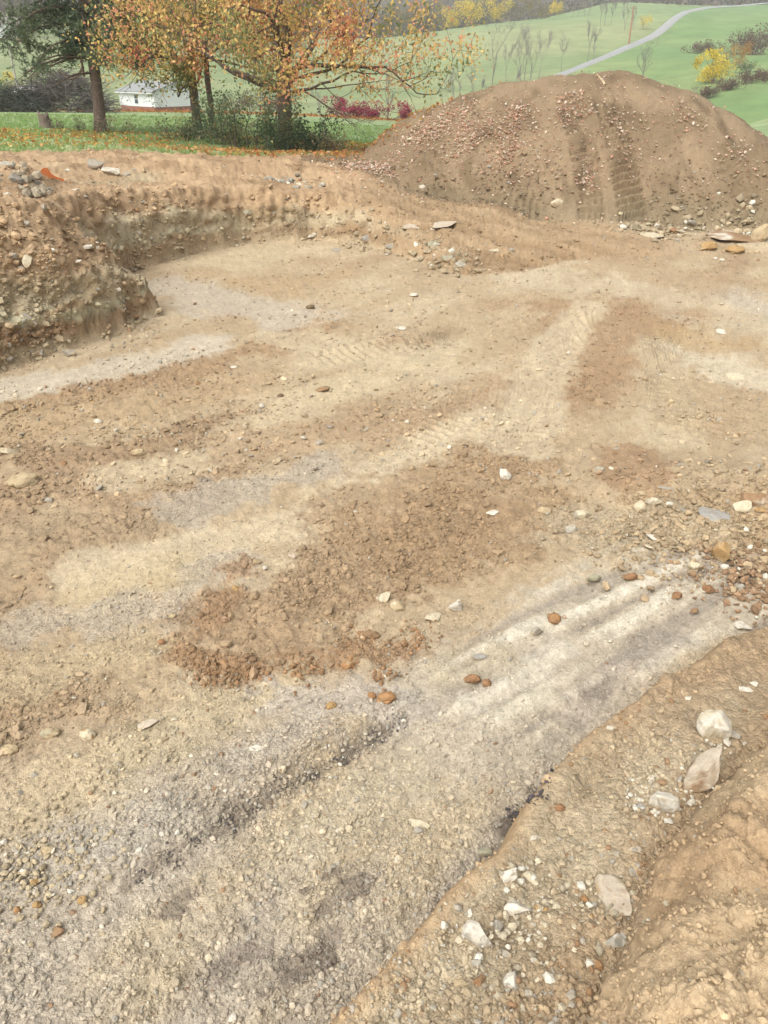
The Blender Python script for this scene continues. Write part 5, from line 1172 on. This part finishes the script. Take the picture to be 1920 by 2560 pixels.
# ------------------------------------------------------------------ far trees
def far_tree_mesh(seed, h, w, depth=3, minr=.05, upv=.22):
    rs = np.random.default_rng(seed); mb = MB(); out = []
    grow(mb, (0, 0, -.3), (rs.normal()*.06, rs.normal()*.06, 1), h*.55, h*.008+.03, depth, rs, out, .55*w, upv, 6, S(146, 138, 134), (2, 4), .62, .10, minr)
    return mb, np.array([p for p, dp, _ in out if dp <= 1])
def bare_tree(px, py, d, hpx, label, seed, w=1.0, group=None, col=None, lean=0.0, stems=1):
    x, y, _ = atd(px, py, d); z = ground_at(x, y); h = hpx*zcam(x, y, z)/FPX*1.12
    t = empty('bare_tree', (x, y, z)); mb, pts = far_tree_mesh(seed, h, w, 3, .016*d/200); 
    for k in range(1, stems):
        m2, p2 = far_tree_mesh(seed+50+k, h*.8, w, 2, .03*d/200); V = [v+np.array([(k-.5*stems)*h*.10, 0, 0]) for v in m2.v]; m2.v = V
        for v, c in zip(m2.v, m2.c): pass
        base = mb.n; mb.v += m2.v; mb.c += m2.c; mb.q += [q_+base for q_ in m2.q]; mb.n += m2.n
    mb.build('trunk_and_limbs', TWIG, t); t.rotation_euler = (0, lean, seed*1.3 if not lean else 0)
    rs = np.random.default_rng(seed); n = 700; i = rs.integers(0, len(pts), n); c = pts[i]; dd = rs.normal(size=(n, 3)); dd[:, 2] += .6; dd /= np.linalg.norm(dd, axis=1)[:, None]; sw = np.cross(dd, rs.normal(size=(n, 3))); sw /= np.linalg.norm(sw, axis=1)[:, None]
    L = rs.uniform(.06, .16, (n, 1))*h*.6; V = np.stack([c-sw*.011*d/200, c+sw*.011*d/200, c+dd*L], 1).reshape(-1, 3)
    mesh_arrays('twigs', V, np.arange(3*n).reshape(-1, 3), TWIG, np.tile(S(142, 134, 132), (3*n, 1)), False, parent=t)['kind'] = 'stuff'
    tag(t, label, 'tree', group)
bare_tree(1235, 238, 205, 158, 'tallest bare tree in the hollow below the pasture', 61)
bare_tree(1114, 266, 190, 74, 'leftmost bare tree in the hollow with a spreading top', 62, 1.3)
G1 = 'slim bare trees in the hollow'
for k, (px, py, d, h) in enumerate([(1136, 256, 195, 70), (1148, 246, 198, 66), (1183, 248, 198, 72), (1213, 247, 198, 45), (1264, 232, 210, 90), (1298, 223, 215, 112), (1307, 214, 220, 102), (1322, 206, 225, 108), (1346, 194, 232, 92)]):
    bare_tree(px, py, d, h, ['second', 'third', 'fourth', 'shortest, fifth', 'sixth, right of the tallest', 'seventh', 'eighth', 'ninth', 'rightmost'][k]+' slim bare tree from the left in the hollow', 70+k, .7, G1)
bare_tree(1274, 233, 206, 48, 'dark leaning trunk at the mound edge in the hollow', 82, .6, lean=.35)
bare_tree(1404, 166, 265, 62, 'bare tree alone on the near verge of the driveway', 83, .9)
G2 = 'bare trees along the driveway'
for k, (px, py, d, h) in enumerate([(1471, 134, 290, 72), (1487, 132, 295, 62), (1500, 72, 385, 45), (1510, 74, 380, 50), (1526, 76, 380, 44), (1560, 86, 365, 58), (1582, 84, 365, 40)]):
    bare_tree(px, py, d, h, ['nearest', 'second nearest', 'third', 'fourth', 'fifth', 'sixth', 'farthest'][k]+' bare tree in the row along the far driveway', 90+k, .6, G2)
G3 = 'leaning bare trees on the pasture crest'
for k, (px, py, d, h) in enumerate([(1429, 63, 415, 42), (1442, 63, 415, 44), (1458, 63, 412, 52), (1468, 62, 412, 58)]):
    bare_tree(px, py, d, h, ['leftmost', 'second', 'third', 'rightmost'][k]+' bare tree of the clump of four on the pasture crest', 100+k, .6, G3)
bare_tree(1605, 198, 215, 82, 'bare multi stemmed tree just beyond the mound crest', 110, 1.3, stems=3)
bare_tree(968, 302, 62, 120, 'bare sapling in front of the red shrubs', 111, .8)
bare_tree(800, 288, 66, 75, 'small brown tree left of the red shrubs', 112, 1.0)
bare_tree(275, 268, 140, 40, 'small bare tree left of the white house', 113, 1.2)
def far_bush(px, py, d, wpx, hpx, label, pal, name='tree', cat='tree', n=900, seed=0, group=None, trunk=True, squash=1.0):
    x, y, _ = atd(px, py, d); z = ground_at(x, y); k = zcam(x, y, z)/FPX; w, h = wpx*k, hpx*k*1.08; rs = np.random.default_rng(seed+int(px)); t = empty(name, (x, y, z))
    mb = MB(); out = []
    for q in range(1 if trunk else 4):
        grow(mb, (rs.normal()*w*.1*(not trunk), 0, -.2), (rs.normal()*.15, rs.normal()*.15, 1), h*.45, h*.02, 2, rs, out, .6*min(w/h, 1.3), .15, 5, S(126, 114, 104), (2, 4), .6, .15, .03*d/200)
    mb.build('trunk' if trunk else 'stems', TWIG, t)
    n = int(n*1.8)
    nl = int(14*max(1, w/h)); lob = rs.normal(size=(nl, 3))*[w*.26, min(w, 1.5*h)*.22, h*.2]+[0, 0, h*.5]; lob[:, 2] = np.clip(lob[:, 2], h*.18, h*.85); rl = rs.uniform(.14, .28, nl)*min(w, h)*(1.5 if w > 1.4*h else 1)
    i = rs.integers(0, nl, n); u = rs.normal(size=(n, 3)); u /= np.linalg.norm(u, axis=1)[:, None]; P = lob[i]+u*rl[i][:, None]*rs.uniform(.5, 1.1, (n, 1)); P[:, 2] = np.clip(P[:, 2], .05*h, h*1.05)
    V, T, c = leaf_arrays(P, rs.uniform(.5, 1.0, n)*max(w, h)*.042+.03, pal(P, rs), .2, rs, .9)
    mesh_arrays('crown' if trunk else 'foliage', V, T, LEAF, c, False, parent=t); tag(t, label, cat, group); return t
YL = palette([S(150, 144, 60, 1), S(206, 186, 66, 1), S(232, 206, 70, 1), S(240, 212, 80, 1)], [1, 1.5, 2, 1.5], .25, 250)
OL = palette([S(104, 98, 62, 1), S(136, 122, 74, 1), S(158, 140, 80, 1)], [1, 1, 1], .25, 251)
RD = palette([S(150, 76, 92, 1), S(176, 80, 100, 1), S(164, 98, 108, 1)], [1, 1.5, 1], .8, 252)
BR = palette([S(110, 88, 76, 1), S(134, 106, 92, 1), S(122, 98, 88, 1)], [1, 1, 1], .4, 253)
OR = palette([S(186, 130, 66, 1), S(204, 152, 74, 1), S(160, 128, 72, 1)], [1, 1, 1], .4, 254)
PINK = palette([S(156, 110, 98, 1), S(170, 120, 104, 1)], [1, 1], .3, 255)
Gy = 'trees along the pasture crest'
for px, py, d, w, h, pal, lab in [(1163, 72, 415, 95, 76, YL, 'broad yellow tree in the middle of the crest line'), (1125, 76, 412, 50, 58, YL, 'yellow tree left of the broad yellow crest tree'), (1245, 58, 435, 70, 56, YL, 'yellow tree right of the broad yellow crest tree'),
                                 (1285, 54, 440, 46, 50, OL, 'olive tree at the right of the yellow crest trees'), (1341, 52, 425, 62, 50, OL, 'thin leaved tree standing clear on the crest'), (1388, 32, 455, 40, 28, YL, 'bright yellow small tree near the end of the crest line'),
                                 (1080, 80, 415, 66, 64, OL, 'dull olive tree on the crest beside the maple leaves'), (1035, 86, 415, 66, 70, OL, 'dull brown olive tree behind the maple leaf edge'), (990, 92, 418, 60, 66, OL, 'olive tree behind the right of the large maple')]:
    far_bush(px, py, d, w, h, lab, pal, 'crest_tree', 'tree', 1100, 1, Gy)
far_bush(1608, 82, 365, 34, 34, 'small golden tree beside the driveway bend', YL, 'golden_tree', 'tree', 500, 2)
far_bush(1777, 206, 190, 96, 66, 'bright yellow bush right of the mound crest', YL, 'yellow_bush', 'bush', 1500, 3, None, False)
far_bush(1849, 168, 215, 46, 56, 'orange tinted small tree behind the yellow bush', OR, 'small_tree', 'tree', 600, 4)
far_bush(1815, 160, 225, 50, 40, 'thin orange shrub between yellow bush and orange tree', OR, 'shrub', 'shrub', 350, 5, None, False)
far_bush(1865, 190, 205, 60, 22, 'dark green low shrub under the orange tinted tree', GRN, 'shrub', 'shrub', 500, 6, None, False)
far_bush(1758, 112, 300, 74, 26, 'brown bramble patch alone in the right field', BR, 'bramble', 'bramble', 900, 7, None, False)
far_bush(1885, 130, 285, 100, 56, 'large dark brown bramble thicket at the right edge', BR, 'bramble', 'bramble', 1500, 8, None, False)
for k, (px, py, d, lab) in enumerate([(1770, 236, 175, 'brown hedge bush nearest the mound in the strip at right'), (1820, 226, 180, 'brown hedge bush second in the strip at right'), (1870, 214, 186, 'brown hedge bush third in the strip at right'), (1915, 202, 190, 'brown hedge bush last in the strip at right')]):
    far_bush(px, py, d, 72, 24, lab, BR, 'hedge_bush', 'bush', 800, 20+k, 'brown hedge strip', False)
far_bush(1700, 16, 440, 12, 20, 'small dark tree standing above the driveway crest', BR, 'dark_tree', 'tree', 250, 9)
far_bush(1754, 14, 445, 12, 18, 'small dark shrub right of the small dark tree', BR, 'dark_shrub', 'shrub', 250, 10)
for px, py, d, w, h, lab in [(845, 280, 62, 52, 46, 'bright red shrub leftmost behind the lawn'), (895, 286, 61, 74, 34, 'low red shrub between the bright red shrub and sapling'), (935, 294, 60, 50, 28, 'dull red shrub left of the bare sapling'), (1008, 304, 60, 54, 40, 'round red shrub right of the bare sapling'), (1146, 262, 120, 30, 26, 'small red shrub showing over the mound shoulder')]:
    far_bush(px, py, d, w, h, lab, RD, 'red_shrub', 'shrub', 900, 11, 'red shrubs behind the lawn', False)
far_bush(18, 160, 200, 46, 40, 'yellow tree at the far left by the pole', YL, 'yellow_tree', 'tree', 500, 12)
far_bush(46, 52, 330, 34, 46, 'pink tinged tree on the far left hill', PINK, 'pink_tree', 'tree', 500, 13)
far_bush(50, 110, 280, 40, 46, 'reddish bare tree beside the tiny white building', PINK, 'reddish_tree', 'tree', 400, 14)
for k, (px, py, d, w, h, lab) in enumerate([(10, 225, 140, 90, 60, 'grey bare thicket at the far left below the pole'), (80, 220, 150, 90, 50, 'grey bare thicket right of the pole'), (150, 215, 160, 80, 50, 'grey bare thicket left of the pine trunk'), (700, 262, 150, 90, 60, 'grey brown thicket behind the large maple'), (620, 255, 160, 70, 60, 'grey brown thicket right of the white house'), (560, 255, 165, 40, 44, 'dark evergreen bush at the right end of the white house')]):
    far_bush(px, py, d, w, h, lab, GRN if k == 5 else BR, 'thicket', 'thicket', 700, 30+k, None, False)
# woods too dense to count on the hills behind
rs = np.random.default_rng(9); Vs, Ts, Cs = [], [], []; base = 0
n = 1500; ang = rs.uniform(-.75, .75, n); rad_ = rs.uniform(500, 900, n); x = np.sin(ang)*rad_; y = np.cos(ang)*rad_
xe = np.concatenate([x, rs.uniform(-190, -30, 260), rs.uniform(-60, 60, 160)]); ye = np.concatenate([y, rs.uniform(300, 470, 260), rs.uniform(455, 500, 160)]); z = base_height(xe, ye)
for a, b, c in zip(xe, ye, z):
    h = rs.uniform(9, 16); m = 46; u = rs.normal(size=(m, 3)); u /= np.linalg.norm(u, axis=1)[:, None]; P = np.array([a, b, c+h*.55])+u*[h*.32, h*.32, h*.45]*rs.uniform(.5, 1, (m, 1))
    col = [S(110, 96, 84), S(124, 108, 92), S(132, 118, 78), S(96, 92, 74), S(128, 98, 84)][rs.integers(0, 5)]
    v, t_, cc = leaf_arrays(P, rs.uniform(1.2, 2.4, m), col*np.clip(rs.normal(1, .2, (m, 1)), .5, 1.5), 0, rs, .7); Vs.append(v); Ts.append(t_+base); Cs.append(cc); base += len(v)
o = mesh_arrays('far_woods', np.concatenate(Vs), np.concatenate(Ts), LEAF, np.concatenate(Cs), False); tag(o, 'grey brown autumn woods covering the hills behind', 'woods', kind='stuff')

# ------------------------------------------------------------------ autumn haze over the valley
mb = MB(); mb.box((-1250, -60, -20), (1250, 1250, 190)); hz_ = mb.build('haze', None, None, False); tag(hz_, kind='stuff')
m = bpy.data.materials.new('haze'); m.use_nodes = True; nt = m.node_tree; nt.nodes.clear(); ov_ = nt.nodes.new('ShaderNodeOutputMaterial'); pv = nt.nodes.new('ShaderNodeVolumePrincipled')
pv.inputs['Color'].default_value = (.90, .92, .95, 1); pv.inputs['Density'].default_value = .00045; pv.inputs['Anisotropy'].default_value = .2; nt.links.new(pv.outputs[0], ov_.inputs['Volume']); hz_.data.materials.append(m)
